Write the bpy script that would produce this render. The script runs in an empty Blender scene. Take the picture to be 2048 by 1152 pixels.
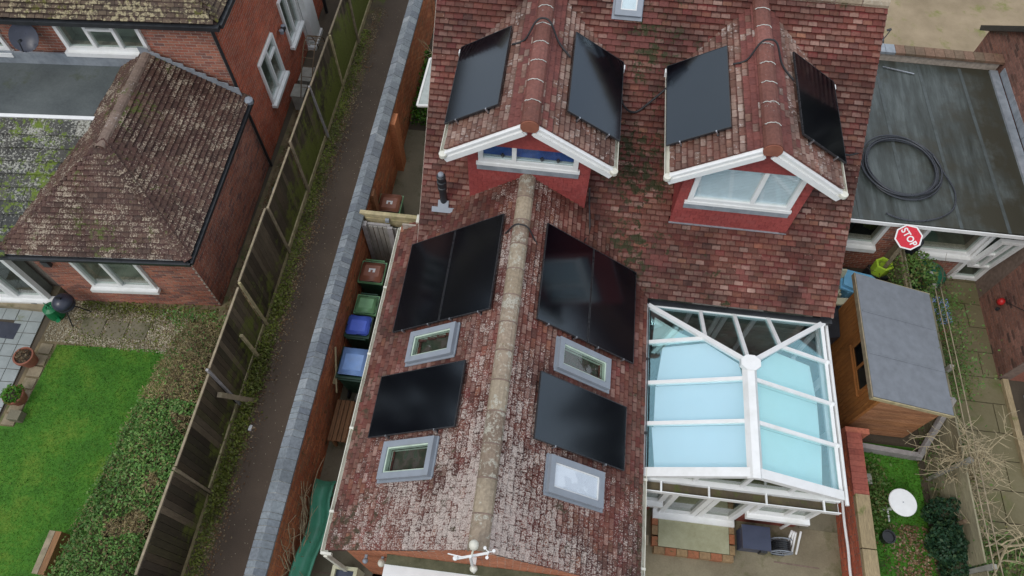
import bpy, bmesh, math, random
from mathutils import Vector, Matrix, noise as mnoise
random.seed(7)
R = math.radians
scene = bpy.context.scene
COL = scene.collection
# ------------------------------------------------------------------ camera
CAMZ = 14.0
cam_d = bpy.data.cameras.new('camera'); cam = bpy.data.objects.new('camera', cam_d); COL.objects.link(cam)
cam_d.sensor_width = 36; cam_d.lens = 1393.74 / 2048 * 36
cam_d.clip_start = 0.1; cam_d.clip_end = 900
RM = ((0.99309193, 0.10820165, -0.04539621), (0.11647739, -0.86224104, 0.49292333), (0.01419264, -0.49480581, -0.86888767))
cm = Matrix(((RM[0][0], -RM[0][1], -RM[0][2], 0), (RM[1][0], -RM[1][1], -RM[1][2], 0), (RM[2][0], -RM[2][1], -RM[2][2], CAMZ), (0, 0, 0, 1)))
cam.matrix_world = cm
scene.camera = cam
CAMP = Vector((0, 0, CAMZ))
# ------------------------------------------------------------------ sky and sun
SUN_EL, SUN_AZ = R(50), R(-140)
w = bpy.data.worlds.new('World'); scene.world = w; w.use_nodes = True
nt = w.node_tree; nt.nodes.clear()
sky = nt.nodes.new('ShaderNodeTexSky'); sky.sky_type = 'NISHITA'; sky.sun_disc = False
sky.sun_elevation = SUN_EL; sky.sun_rotation = SUN_AZ
tc = nt.nodes.new('ShaderNodeTexCoord'); mp = nt.nodes.new('ShaderNodeMapping'); mp.inputs['Scale'].default_value = (1, 1, 2.2)
cn = nt.nodes.new('ShaderNodeTexNoise'); cn.inputs['Scale'].default_value = 2.3; cn.inputs['Detail'].default_value = 5
nt.links.new(tc.outputs['Generated'], mp.inputs[0]); nt.links.new(mp.outputs[0], cn.inputs['Vector'])
cr = nt.nodes.new('ShaderNodeValToRGB')
cr.color_ramp.elements[0].position = .32; cr.color_ramp.elements[0].color = (7.2, 8.0, 9.4, 1)
cr.color_ramp.elements[1].position = .68; cr.color_ramp.elements[1].color = (10.5, 10.7, 11.0, 1)
nt.links.new(cn.outputs['Fac'], cr.inputs[0])
mx = nt.nodes.new('ShaderNodeMix'); mx.data_type = 'RGBA'; mx.inputs[0].default_value = .82
nt.links.new(sky.outputs[0], mx.inputs[6]); nt.links.new(cr.outputs[0], mx.inputs[7])
bg = nt.nodes.new('ShaderNodeBackground'); bg.inputs['Strength'].default_value = .1
wo = nt.nodes.new('ShaderNodeOutputWorld')
nt.links.new(mx.outputs[2], bg.inputs[0]); nt.links.new(bg.outputs[0], wo.inputs[0])
sd = bpy.data.lights.new('sun', 'SUN'); so = bpy.data.objects.new('sun', sd); COL.objects.link(so)
sd.energy = 0.9; sd.angle = R(18); sd.color = (1, .96, .9)
so.rotation_euler = (R(90) - SUN_EL, 0, R(180) - SUN_AZ + R(180))
so.location = (0, 0, 40)
sdir = Vector((math.sin(SUN_AZ) * math.cos(SUN_EL), math.cos(SUN_AZ) * math.cos(SUN_EL), math.sin(SUN_EL)))
so.rotation_euler = sdir.to_track_quat('Z', 'Y').to_euler()
scene.view_settings.view_transform = 'Standard'; scene.view_settings.look = 'None'
scene.view_settings.gamma = 1; scene.view_settings.use_curve_mapping = False
scene.view_settings.exposure = 0.17
scene.cycles.max_bounces = 8; scene.cycles.transparent_max_bounces = 16
scene.cycles.use_denoising = True

# ------------------------------------------------------------------ materials
class NB:
    def __init__(s, name):
        s.m = bpy.data.materials.new(name); s.m.use_nodes = True; s.t = s.m.node_tree; s.t.nodes.clear()
        s.out = s.t.nodes.new('ShaderNodeOutputMaterial'); s._pos = None
    def lk(s, a, b): s.t.links.new(a, b)
    def put(s, sock, v):
        if hasattr(v, 'links'): s.lk(v, sock)
        elif v is not None:
            if isinstance(v, (tuple, list)) and len(v) == 3 and sock.type == 'RGBA': v = (*v, 1)
            sock.default_value = v
    @property
    def pos(s):
        if s._pos is None: s._pos = s.t.nodes.new('ShaderNodeNewGeometry').outputs['Position']
        return s._pos
    def mapped(s, sc, rot=(0, 0, 0), vec=None):
        n = s.t.nodes.new('ShaderNodeMapping'); n.inputs['Scale'].default_value = sc; n.inputs['Rotation'].default_value = rot
        s.lk(vec or s.pos, n.inputs[0]); return n.outputs[0]
    def noise(s, scale, detail=4, rough=.55, vec=None, dist=0, off=0):
        n = s.t.nodes.new('ShaderNodeTexNoise'); n.inputs['Scale'].default_value = scale; n.inputs['Detail'].default_value = detail
        n.inputs['Roughness'].default_value = rough; n.inputs['Distortion'].default_value = dist
        v = vec or s.pos
        if off:
            a = s.t.nodes.new('ShaderNodeVectorMath'); a.operation = 'ADD'; a.inputs[1].default_value = (off, off * 1.7, off * .3); s.lk(v, a.inputs[0]); v = a.outputs[0]
        s.lk(v, n.inputs['Vector']); return n.outputs['Fac']
    def voro(s, scale, feat='F1', vec=None):
        n = s.t.nodes.new('ShaderNodeTexVoronoi'); n.feature = feat; n.inputs['Scale'].default_value = scale; s.lk(vec or s.pos, n.inputs['Vector']); return n.outputs['Distance']
    def math(s, op, a, b=0, clamp=False):
        n = s.t.nodes.new('ShaderNodeMath'); n.operation = op; n.use_clamp = clamp; s.put(n.inputs[0], a); s.put(n.inputs[1], b); return n.outputs[0]
    def ramp(s, fac, stops, interp='LINEAR'):
        n = s.t.nodes.new('ShaderNodeValToRGB'); cr = n.color_ramp; cr.interpolation = interp
        while len(cr.elements) < len(stops): cr.elements.new(.5)
        for e, (p, c) in zip(cr.elements, stops):
            e.position = p; e.color = (*c, 1) if isinstance(c, (tuple, list)) else (c, c, c, 1)
        s.lk(fac, n.inputs[0]); return n.outputs[0]
    def mix(s, f, a, b, mode='MIX'):
        n = s.t.nodes.new('ShaderNodeMix'); n.data_type = 'RGBA'; n.blend_type = mode
        s.put(n.inputs[0], f); s.put(n.inputs[6], a); s.put(n.inputs[7], b); return n.outputs[2]
    def rng(s, v, a, b, c=0, d=1):
        n = s.t.nodes.new('ShaderNodeMapRange'); s.lk(v, n.inputs[0]); n.inputs[1].default_value = a; n.inputs[2].default_value = b
        n.inputs[3].default_value = c; n.inputs[4].default_value = d; return n.outputs[0]
    def xyz(s, i, vec=None):
        n = s.t.nodes.new('ShaderNodeSeparateXYZ'); s.lk(vec or s.pos, n.inputs[0]); return n.outputs[i]
    def rnd(s):
        a = s.t.nodes.new('ShaderNodeAttribute'); a.attribute_name = 'rnd'; o = s.t.nodes.new('ShaderNodeObjectInfo')
        return s.math('FRACT', s.math('ADD', a.outputs['Fac'], o.outputs['Random']))
    def bump(s, h, strength=.5, dist=.01):
        n = s.t.nodes.new('ShaderNodeBump'); n.inputs['Strength'].default_value = strength; n.inputs['Distance'].default_value = dist
        s.lk(h, n.inputs['Height']); return n.outputs[0]
    def bsdf(s, col, rough=.7, metal=0, normal=None, spec=None):
        n = s.t.nodes.new('ShaderNodeBsdfPrincipled'); s.put(n.inputs['Base Color'], col); s.put(n.inputs['Roughness'], rough); s.put(n.inputs['Metallic'], metal)
        if normal: s.lk(normal, n.inputs['Normal'])
        if spec is not None: s.put(n.inputs['Specular IOR Level'], spec)
        s.lk(n.outputs[0], s.out.inputs[0]); return n

MAT = {}
def plain(name, col, rough=.6, metal=0, var=.15, scale=6, bump=.2, spec=None, dirt=None, streak=False):
    b = NB(name); n1 = b.noise(scale, 5); 
    c = b.mix(b.rng(n1, .3, .7), tuple(x * (1 - var) for x in col), tuple(min(1, x * (1 + var)) for x in col))
    if dirt:
        vec = b.mapped((1, 1, .15)) if streak else None
        c = b.mix(b.math('MULTIPLY', b.rng(b.noise(scale * .5, 6, .65, vec=vec, off=3), .48, .72), dirt[1]), c, dirt[0])
    b.bsdf(c, b.rng(b.noise(scale * 2, 3, off=9), .3, .7, max(0, rough - .08), min(1, rough + .08)), metal, b.bump(b.noise(scale * 8, 3), bump, .004), spec)
    MAT[name] = b.m; return b.m

def tilemat(name, cols, lichen=.0, lcol=(.42, .36, .33), moss=.0, mcol=(.07, .085, .02), dens=None, rough=.62, fine=16, blotch=(.7, 1.15), mdens=None, mid=None, mstr=.85):
    b = NB(name); r = b.rnd()
    c = b.ramp(r, [(i / (len(cols) - 1), k) for i, k in enumerate(cols)])
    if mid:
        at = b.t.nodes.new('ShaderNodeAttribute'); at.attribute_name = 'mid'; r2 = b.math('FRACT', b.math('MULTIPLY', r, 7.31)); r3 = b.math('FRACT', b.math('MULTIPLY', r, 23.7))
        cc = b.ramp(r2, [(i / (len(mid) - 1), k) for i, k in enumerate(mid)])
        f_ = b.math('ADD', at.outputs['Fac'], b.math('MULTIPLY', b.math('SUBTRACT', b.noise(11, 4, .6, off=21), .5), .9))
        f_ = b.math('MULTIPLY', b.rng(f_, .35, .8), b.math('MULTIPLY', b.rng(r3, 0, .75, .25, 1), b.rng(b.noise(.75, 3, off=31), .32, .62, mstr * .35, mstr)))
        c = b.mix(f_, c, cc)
    lf = b.noise(.9, 4, .6)
    c = b.mix(1, c, b.ramp(b.rng(lf, .3, .7), [(0, blotch[0]), (1, blotch[1])]), 'MULTIPLY')
    c = b.mix(1, c, b.ramp(b.noise(22, 4), [(.25, .72), (.75, 1.2)]), 'MULTIPLY')
    n = b.noise(fine, 7, .72)
    d = b.math('ADD', n, b.math('MULTIPLY', b.math('SUBTRACT', b.noise(1.7, 4, .6, off=5), .5), .35))
    if dens: d = b.math('ADD', d, dens(b))
    if mid and lichen > 0: d = b.math('ADD', d, b.math('MULTIPLY', at.outputs['Fac'], .07))
    d = b.math('ADD', d, b.math('MULTIPLY', b.math('SUBTRACT', r, .5), .09))
    lm = b.rng(d, .68 - lichen, .74 - lichen)
    c = b.mix(b.math('MULTIPLY', lm, .8, True), c, b.mix(b.rng(b.noise(70, 3), .3, .7), tuple(x * .45 for x in lcol), tuple(min(.85, x * 1.5) for x in lcol)))
    if moss:
        mm = b.math('ADD', b.noise(7, 7, .75, off=11), b.math('MULTIPLY', b.math('SUBTRACT', b.noise(.8, 3, off=2), .5), .5))
        if mdens: mm = b.math('ADD', mm, mdens(b))
        c = b.mix(b.rng(mm, .72 - moss, .8 - moss), c, b.mix(b.noise(40, 2), tuple(x * .5 for x in mcol), tuple(x * 1.8 for x in mcol)))
    b.bsdf(c, b.rng(b.noise(9, 3, off=1), .3, .7, rough - .1, rough + .12), 0, b.bump(b.noise(60, 4), .45, .004), .28)
    MAT[name] = b.m; return b.m

RED = [(.07, .02, .015), (.12, .03, .021), (.09, .025, .018), (.145, .042, .028), (.10, .03, .02), (.14, .026, .023), (.06, .024, .019), (.125, .043, .028)]
MIDC = [(.2, .095, .07), (.29, .165, .125), (.16, .07, .052), (.24, .125, .09), (.4, .26, .21), (.2, .1, .075), (.17, .05, .04), (.3, .135, .08), (.12, .07, .048), (.32, .2, .155), (.18, .065, .05)]
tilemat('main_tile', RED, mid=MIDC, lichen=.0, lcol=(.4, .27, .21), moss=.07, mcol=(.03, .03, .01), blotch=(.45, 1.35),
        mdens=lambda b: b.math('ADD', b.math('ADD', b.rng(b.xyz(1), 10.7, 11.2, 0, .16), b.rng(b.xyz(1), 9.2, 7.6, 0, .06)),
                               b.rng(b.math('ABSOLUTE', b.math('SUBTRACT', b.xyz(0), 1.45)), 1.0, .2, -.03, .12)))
def wdens(b):
    y = b.rng(b.xyz(1), 4.6, 1.8, -.03, .13)
    x = b.math('ABSOLUTE', b.math('ADD', b.xyz(0), .48))
    return b.math('ADD', y, b.math('ADD', b.rng(x, 1.4, .3, -.03, .065), b.rng(x, 1.6, 2.3, 0, -.05)))
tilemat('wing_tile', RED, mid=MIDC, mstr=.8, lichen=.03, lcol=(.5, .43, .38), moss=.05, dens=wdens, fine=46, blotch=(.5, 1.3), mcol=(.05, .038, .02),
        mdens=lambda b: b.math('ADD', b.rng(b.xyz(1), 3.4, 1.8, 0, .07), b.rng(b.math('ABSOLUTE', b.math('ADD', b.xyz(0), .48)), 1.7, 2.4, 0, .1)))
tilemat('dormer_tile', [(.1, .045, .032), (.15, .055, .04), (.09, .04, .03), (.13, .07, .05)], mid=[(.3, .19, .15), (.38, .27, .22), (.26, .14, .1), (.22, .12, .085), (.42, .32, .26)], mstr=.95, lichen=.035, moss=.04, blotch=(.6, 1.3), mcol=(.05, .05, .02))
tilemat('new_tile', [(.16, .052, .042), (.2, .065, .052), (.14, .045, .038)], lichen=-.05)
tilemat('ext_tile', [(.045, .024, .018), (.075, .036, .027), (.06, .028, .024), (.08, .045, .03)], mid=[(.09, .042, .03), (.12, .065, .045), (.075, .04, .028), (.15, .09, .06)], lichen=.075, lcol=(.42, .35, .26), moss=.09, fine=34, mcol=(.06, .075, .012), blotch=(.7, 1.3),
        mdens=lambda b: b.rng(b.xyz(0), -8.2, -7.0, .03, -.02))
tilemat('grey_tile', [(.04, .042, .04), (.075, .07, .06), (.05, .055, .05), (.1, .09, .07)], lichen=.17, lcol=(.42, .41, .35), moss=.18, fine=24, mcol=(.1, .14, .015))
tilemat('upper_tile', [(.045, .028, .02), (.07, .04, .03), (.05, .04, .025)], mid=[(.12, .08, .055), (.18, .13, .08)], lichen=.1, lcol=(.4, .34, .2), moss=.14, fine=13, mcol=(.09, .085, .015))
tilemat('hung_tile', [(.31, .062, .055), (.35, .075, .066), (.29, .056, .052), (.33, .078, .07)], lichen=-.12, blotch=(.85, 1.12))
tilemat('ridge_brown', [(.2, .14, .11), (.25, .18, .14), (.17, .12, .09)], lichen=.09, moss=.05)
tilemat('ridge_tile', [(.22, .085, .065), (.17, .068, .05), (.25, .1, .08)], lichen=.02, moss=.06, mcol=(.1, .09, .05))
tilemat('ridge_old', [(.33, .26, .18), (.4, .33, .24), (.26, .19, .14)], lichen=.12, lcol=(.42, .4, .33), moss=.1, fine=11, mcol=(.16, .13, .07))
def brickmat(name, cols, moss=0, mcol=(.06, .08, .02), mz=None, efflo=.0):
    tilemat(name, cols, lichen=-.14 + efflo, lcol=(.45, .38, .33), moss=moss, mcol=mcol, blotch=(.75, 1.2), mdens=mz, rough=.75)
brickmat('house_brick', [(.36, .13, .09), (.42, .16, .1), (.29, .115, .085), (.45, .19, .125), (.31, .135, .1), (.2, .1, .085)], efflo=.05)
brickmat('side_brick', [(.42, .1, .055), (.5, .14, .075), (.36, .095, .055), (.42, .14, .085)], efflo=.02)
brickmat('garden_brick', [(.45, .16, .07), (.52, .2, .09), (.36, .14, .07), (.42, .13, .06), (.3, .17, .09)], efflo=.03, moss=.11, mcol=(.09, .075, .03))
brickmat('coping_brick', [(.21, .235, .25), (.17, .19, .215), (.25, .28, .295), (.19, .21, .23), (.3, .325, .34)], moss=.0, mcol=(.12, .13, .1), efflo=.05)
brickmat('capping_brick', [(.3, .085, .06), (.26, .07, .05), (.34, .1, .07)])
brickmat('brown_brick', [(.26, .13, .1), (.32, .16, .12), (.2, .1, .08), (.3, .14, .1), (.1, .06, .05)])
plain('velux_grey', (.45, .5, .48), .3)
brickmat('gable_brick', [(.42, .16, .085), (.46, .18, .095), (.4, .15, .08)])
brickmat('old_coping', [(.2, .13, .09), (.26, .15, .1), (.16, .12, .08)], moss=.1)
brickmat('pale_brick', [(.36, .24, .12), (.3, .19, .1)])
plain('mortar', (.42, .36, .3), .9, var=.25, scale=12)
plain('dark_mortar', (.2, .14, .11), .9, var=.25, scale=12)
plain('light_mortar', (.5, .5, .46), .9, var=.25, scale=12)
plain('underlay', (.05, .03, .025), .9)
plain('upvc', (.86, .86, .84), .35, var=.03, bump=.03, dirt=((.5, .5, .42), .25))
plain('upvc_mossy', (.74, .72, .62), .45, var=.08, bump=.05, dirt=((.32, .3, .2), .5))
plain('grey_alu', (.27, .3, .34), .42, var=.06, bump=.05, dirt=((.2, .21, .2), .3))
plain('lead', (.3, .33, .36), .5, .2, var=.2, dirt=((.5, .52, .55), .5), streak=True)
plain('dark_plastic', (.025, .027, .03), .35, var=.2, bump=.05)
plain('black_metal', (.03, .031, .034), .3, var=.1, bump=.02)
plain('silver', (.55, .57, .6), .3, .9, var=.1)
plain('rubber', (.02, .02, .022), .6)
plain('hose_pipe', (.05, .055, .065), .32, bump=.05)
plain('white_paint', (.8, .8, .78), .5, var=.05)
plain('dark_room', (.02, .02, .018), .9)
plain('room', (.14, .15, .13), .9, var=.4, scale=2)
plain('room_pale', (.3, .33, .28), .9, var=.4, scale=1.5)
plain('blue_blind', (.05, .12, .42), .7, var=.2)
plain('slat_white', (.75, .8, .84), .6, var=.05)
plain('cons_blind', (.88, .91, .95), .8, var=.03, scale=1.2, bump=.05)
plain('cons_blind_mint', (.76, .96, .88), .8, var=.08, scale=1.2, bump=.05)
plain('cons_floor', (.16, .19, .17), .6)
plain('velux_blind', (.93, .9, .98), .8, var=.03)
plain('green_wood', (.55, .66, .53), .6)
plain('bin_green', (.018, .06, .035), .4, var=.2, bump=.05)
plain('bin_brown', (.28, .11, .065), .38, var=.12, bump=.05)
plain('lid_green', (.17, .36, .17), .4, var=.1)
plain('lid_blue', (.1, .18, .75), .4, var=.08)
plain('lid_sky', (.22, .38, .72), .4, var=.1, dirt=((.3, .4, .6), .5))
plain('slide_green', (.08, .33, .21), .35, var=.1, bump=.04, dirt=((.1, .2, .12), .4))
plain('terracotta', (.28, .1, .06), .75, var=.2)
plain('compost', (.06, .045, .03), .95, var=.4)
plain('compost_green', (.015, .13, .07), .5, var=.12)
plain('lime', (.42, .62, .05), .4)
plain('sky_plastic', (.2, .5, .75), .4, var=.06)
plain('cream_plastic', (.62, .6, .42), .5, var=.08, dirt=((.3, .3, .15), .4))
plain('tarp_dark', (.03, .035, .045), .45, var=.3, scale=3, bump=.4)
plain('board_blue', (.35, .48, .85), .4, var=.06, dirt=((.3, .35, .4), .3))
plain('sign_red', (.6, .012, .03), .3, var=.04, bump=.02)
plain('lamp_red', (.5, .02, .02), .4)
plain('navy', (.05, .06, .1), .4, var=.1, bump=.05)
plain('watering_green', (.0, .16, .05), .4)
plain('slate_blue', (.035, .04, .06), .35)
plain('felt', (.19, .205, .225), .75, var=.12)
plain('concrete_post', (.3, .29, .25), .85, var=.2)
plain('old_wood', (.3, .24, .16), .8, var=.25, scale=9, dirt=((.16, .17, .06), .5))
plain('pale_wood', (.42, .35, .2), .8, var=.25, scale=9, dirt=((.22, .24, .08), .5))
plain('grey_wood', (.33, .31, .3), .8, var=.2, scale=9)
plain('bark', (.38, .31, .19), .85, var=.3, scale=20)
plain('bark_dark', (.12, .08, .045), .85, var=.3, scale=20)
plain('pvc_seam', (.085, .1, .098), .6, dirt=((.045, .05, .04), .7))

def woodmat(name, cols, moss=0, mcol=(.08, .11, .01), mz=None, grain=(14, 14, 1.2), rough=.7):
    b = NB(name); r = b.rnd(); c = b.ramp(r, [(i / (len(cols) - 1), k) for i, k in enumerate(cols)])
    g = b.noise(5, 6, .7, vec=b.mapped(grain)); c = b.mix(1, c, b.ramp(g, [(.3, .55), (.7, 1.35)]), 'MULTIPLY')
    c = b.mix(1, c, b.ramp(b.noise(.8, 3), [(.3, .7), (.7, 1.25)]), 'MULTIPLY')
    if moss:
        mm = b.math('ADD', b.noise(3, 6, .7, off=4), b.math('MULTIPLY', b.math('SUBTRACT', b.noise(.45, 2, off=8), .5), .6))
        if mz: mm = b.math('ADD', mm, mz(b))
        c = b.mix(b.math('MULTIPLY', b.rng(mm, .66 - moss, .8 - moss), .85), c, b.mix(b.noise(25, 3), tuple(x * .55 for x in mcol), tuple(x * 1.6 for x in mcol)))
    b.bsdf(c, rough, 0, b.bump(g, .4, .004)); MAT[name] = b.m
woodmat('fence_board', [(.035, .026, .016), (.09, .068, .04), (.055, .042, .028), (.16, .125, .08), (.045, .036, .022), (.075, .065, .03)], moss=.12, mcol=(.13, .16, .025),
        mz=lambda b: b.math('ADD', b.rng(b.xyz(2), 1.7, .2, -.14, .16), b.rng(b.xyz(1), 8.0, 10.5, -.06, .14)))
woodmat('shed_board', [(.34, .13, .03), (.4, .16, .04), (.3, .115, .027), (.37, .15, .04)], moss=.0)
woodmat('shed_end', [(.36, .16, .07), (.42, .2, .1), (.3, .13, .06)], grain=(1.2, 14, 14))
woodmat('gate_board', [(.3, .28, .25), (.36, .34, .3), (.26, .24, .2), (.4, .38, .34)], moss=.02)
woodmat('panel_board', [(.24, .21, .13), (.3, .27, .17), (.2, .18, .11), (.33, .29, .19)], moss=.07, grain=(14, 1.2, 14))
woodmat('bench_wood', [(.24, .11, .04), (.3, .15, .06), (.18, .08, .03)], grain=(14, 1.2, 14))
woodmat('sleeper', [(.36, .27, .14), (.42, .33, .2)], grain=(14, 1.5, 14), moss=.04)

def ground(name, stops, scale=1.2, fine=30, rough=.85, bump=.5, moss=None, spots=None, mz=None, spec=None):
    b = NB(name); n = b.math('ADD', b.math('MULTIPLY', b.noise(scale, 5, .62), .7), b.math('MULTIPLY', b.noise(fine, 5, .7, off=2), .3))
    c = b.ramp(n, stops)
    if moss:
        mm = b.noise(scale * 1.3, 7, .72, off=6)
        if mz: mm = b.math('ADD', mm, mz(b))
        c = b.mix(b.rng(mm, moss[1], moss[1] + .14), c, b.mix(b.noise(fine, 3), tuple(x * .6 for x in moss[0]), tuple(x * 1.5 for x in moss[0])))
    if spots: c = b.mix(b.rng(b.noise(spots[1], 4, .8, off=13), spots[2], spots[2] + .05), c, spots[0])
    b.bsdf(c, rough, 0, b.bump(b.noise(fine * 2, 4), bump, .01), spec); MAT[name] = b.m
ground('soil', [(.3, (.05, .04, .028)), (.7, (.11, .085, .055))])
ground('field', [(.3, (.05, .06, .025)), (.7, (.1, .09, .05))], .08)
ground('path', [(.35, (.064, .042, .027)), (.65, (.105, .073, .048))], .8, 40, .7, moss=((.05, .05, .02), .66), spots=((.12, .09, .05), 60, .72))
ground('verge', [(.35, (.06, .045, .03)), (.65, (.13, .1, .05))], 1.6, 24, moss=((.075, .095, .015), .5), spots=((.28, .24, .15), 45, .66))
ground('lawn', [(.3, (.025, .1, .006)), (.5, (.055, .18, .01)), (.68, (.14, .22, .02))], 1.3, 22, .9, 1)
ground('garden_grass', [(.32, (.04, .13, .01)), (.6, (.08, .26, .02))], 1.5, 22, .9, 1, moss=((.05, .04, .025), .6))
ground('gravel_bed', [(.35, (.1, .075, .04)), (.65, (.26, .2, .11))], 2, 45, moss=((.07, .1, .02), .52), spots=((.55, .5, .38), 55, .66))
ground('gravel_drive', [(.35, (.26, .2, .12)), (.65, (.4, .31, .2))], 1.2, 50, moss=((.2, .2, .06), .54), spots=((.6, .52, .4), 60, .72))
ground('yard', [(.35, (.14, .125, .08)), (.65, (.24, .21, .14))], 1.1, 30, .75, .3, moss=((.06, .065, .02), .53))
ground('concrete', [(.35, (.16, .13, .08)), (.65, (.29, .25, .16))], 1, 30, .75, .3, moss=((.1, .1, .035), .52))
ground('grey_slab', [(.35, (.25, .28, .27)), (.65, (.36, .39, .38))], 2, 20, .65, .2, moss=((.2, .22, .14), .6))
ground('moss_slab', [(.35, (.14, .12, .055)), (.65, (.2, .17, .095))], .8, 20, .75, .3, moss=((.1, .11, .03), .5))
ground('stone_slab', [(.35, (.2, .16, .1)), (.65, (.34, .28, .18))], 3, 20, .75, .3, moss=((.12, .11, .04), .55))
ground('cream_slab', [(.35, (.3, .29, .17)), (.65, (.42, .41, .27))], 3, 20, .75, .3, moss=((.12, .14, .07), .68))
ground('felt_left', [(.35, (.055, .065, .065)), (.65, (.12, .135, .13))], .8, 20, .5, .2, moss=((.045, .055, .02), .6), spots=((.3, .3, .26), 50, .74))
ground('mossy_top', [(.35, (.06, .065, .03)), (.65, (.14, .14, .08))], 4, 30, .8, .6, spots=((.35, .36, .25), 30, .66))
# right flat roof: felt with water-run streaks
b = NB('felt_right')
st = b.noise(2.2, 6, .65, vec=b.mapped((2.6, .35, 1), (0, 0, R(12))))
c = b.ramp(st, [(.3, (.03, .034, .026)), (.5, (.062, .074, .068)), (.72, (.13, .152, .146))])
c = b.mix(b.rng(b.math('ADD', b.noise(.7, 5, .7, off=4), b.rng(b.xyz(0), 7.5, 9.8, -.08, .12)), .44, .62), c, (.045, .043, .028))
b.bsdf(c, .5, 0, b.bump(b.noise(30, 4), .3, .004)); MAT['felt_right'] = b.m
# leaves
def leafmat(name, cols):
    b = NB(name); c = b.ramp(b.rnd(), [(i / (len(cols) - 1), k) for i, k in enumerate(cols)])
    c = b.mix(1, c, b.ramp(b.noise(1.1, 3), [(.3, .65), (.7, 1.3)]), 'MULTIPLY')
    b.bsdf(c, .55, spec=.3); MAT[name] = b.m
leafmat('hedge_leaf', [(.04, .1, .018), (.08, .19, .035), (.055, .14, .025), (.12, .21, .04), (.14, .25, .07), (.15, .1, .04)])
leafmat('hedge_brown', [(.22, .16, .07), (.3, .23, .11), (.16, .14, .05), (.36, .28, .16)])
leafmat('grass_leaf', [(.03, .12, .006), (.06, .19, .01), (.045, .15, .008), (.14, .22, .02)])
leafmat('weed_leaf', [(.09, .12, .02), (.18, .2, .03), (.12, .16, .03), (.16, .13, .06)])
leafmat('dark_leaf', [(.012, .04, .018), (.025, .07, .035), (.018, .055, .022), (.05, .09, .03)])
leafmat('bush_leaf', [(.05, .11, .02), (.09, .18, .035), (.14, .12, .04), (.07, .16, .03), (.14, .22, .06)])
leafmat('litter_leaf', [(.12, .06, .03), (.2, .11, .05), (.09, .06, .035), (.32, .25, .15), (.15, .08, .04)])
leafmat('pebble', [(.3, .25, .16), (.45, .4, .28), (.2, .16, .1), (.6, .55, .42), (.26, .2, .12)])
leafmat('far_leaf', [(.02, .022, .015), (.035, .035, .022), (.025, .03, .015)])

def glassmat(name, tint, rough=.02, boost=1.0, base=.045, gcol=(1, 1, 1)):
    b = NB(name); t = b.t.nodes.new('ShaderNodeBsdfTransparent'); t.inputs[0].default_value = (*tint, 1)
    g = b.t.nodes.new('ShaderNodeBsdfGlossy'); g.inputs['Roughness'].default_value = rough
    g.inputs[0].default_value = (*gcol, 1)
    ge = b.t.nodes.new('ShaderNodeNewGeometry'); dt = b.t.nodes.new('ShaderNodeVectorMath'); dt.operation = 'DOT_PRODUCT'; b.lk(ge.outputs['Incoming'], dt.inputs[0]); b.lk(ge.outputs['Normal'], dt.inputs[1])
    q = b.math('POWER', b.math('SUBTRACT', 1, b.math('ABSOLUTE', dt.outputs['Value']), True), 5)
    f = b.math('ADD', b.math('MULTIPLY', q, .9), base)
    m = b.t.nodes.new('ShaderNodeMixShader'); b.lk(b.math('MULTIPLY', f, boost, True), m.inputs[0])
    b.lk(t.outputs[0], m.inputs[1]); b.lk(g.outputs[0], m.inputs[2]); b.lk(m.outputs[0], b.out.inputs[0]); MAT[name] = b.m
glassmat('glass', (.86, .9, .88))
glassmat('cons_glass', (.955, .99, 1.0), boost=1.1, base=.18, gcol=(.58, .95, 1))
glassmat('front_glass', (.5, .56, .47), base=.08)
glassmat('clear_glass', (.93, .96, .96), boost=1.2)
b = NB('pv_glass')
cell = b.noise(3, 2)
b.bsdf(b.ramp(cell, [(.3, (.002, .002, .0035)), (.7, (.003, .003, .005))]), .11, spec=1.0).inputs['Specular Tint'].default_value = (.72, .88, 1, 1); MAT['pv_glass'] = b.m

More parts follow.
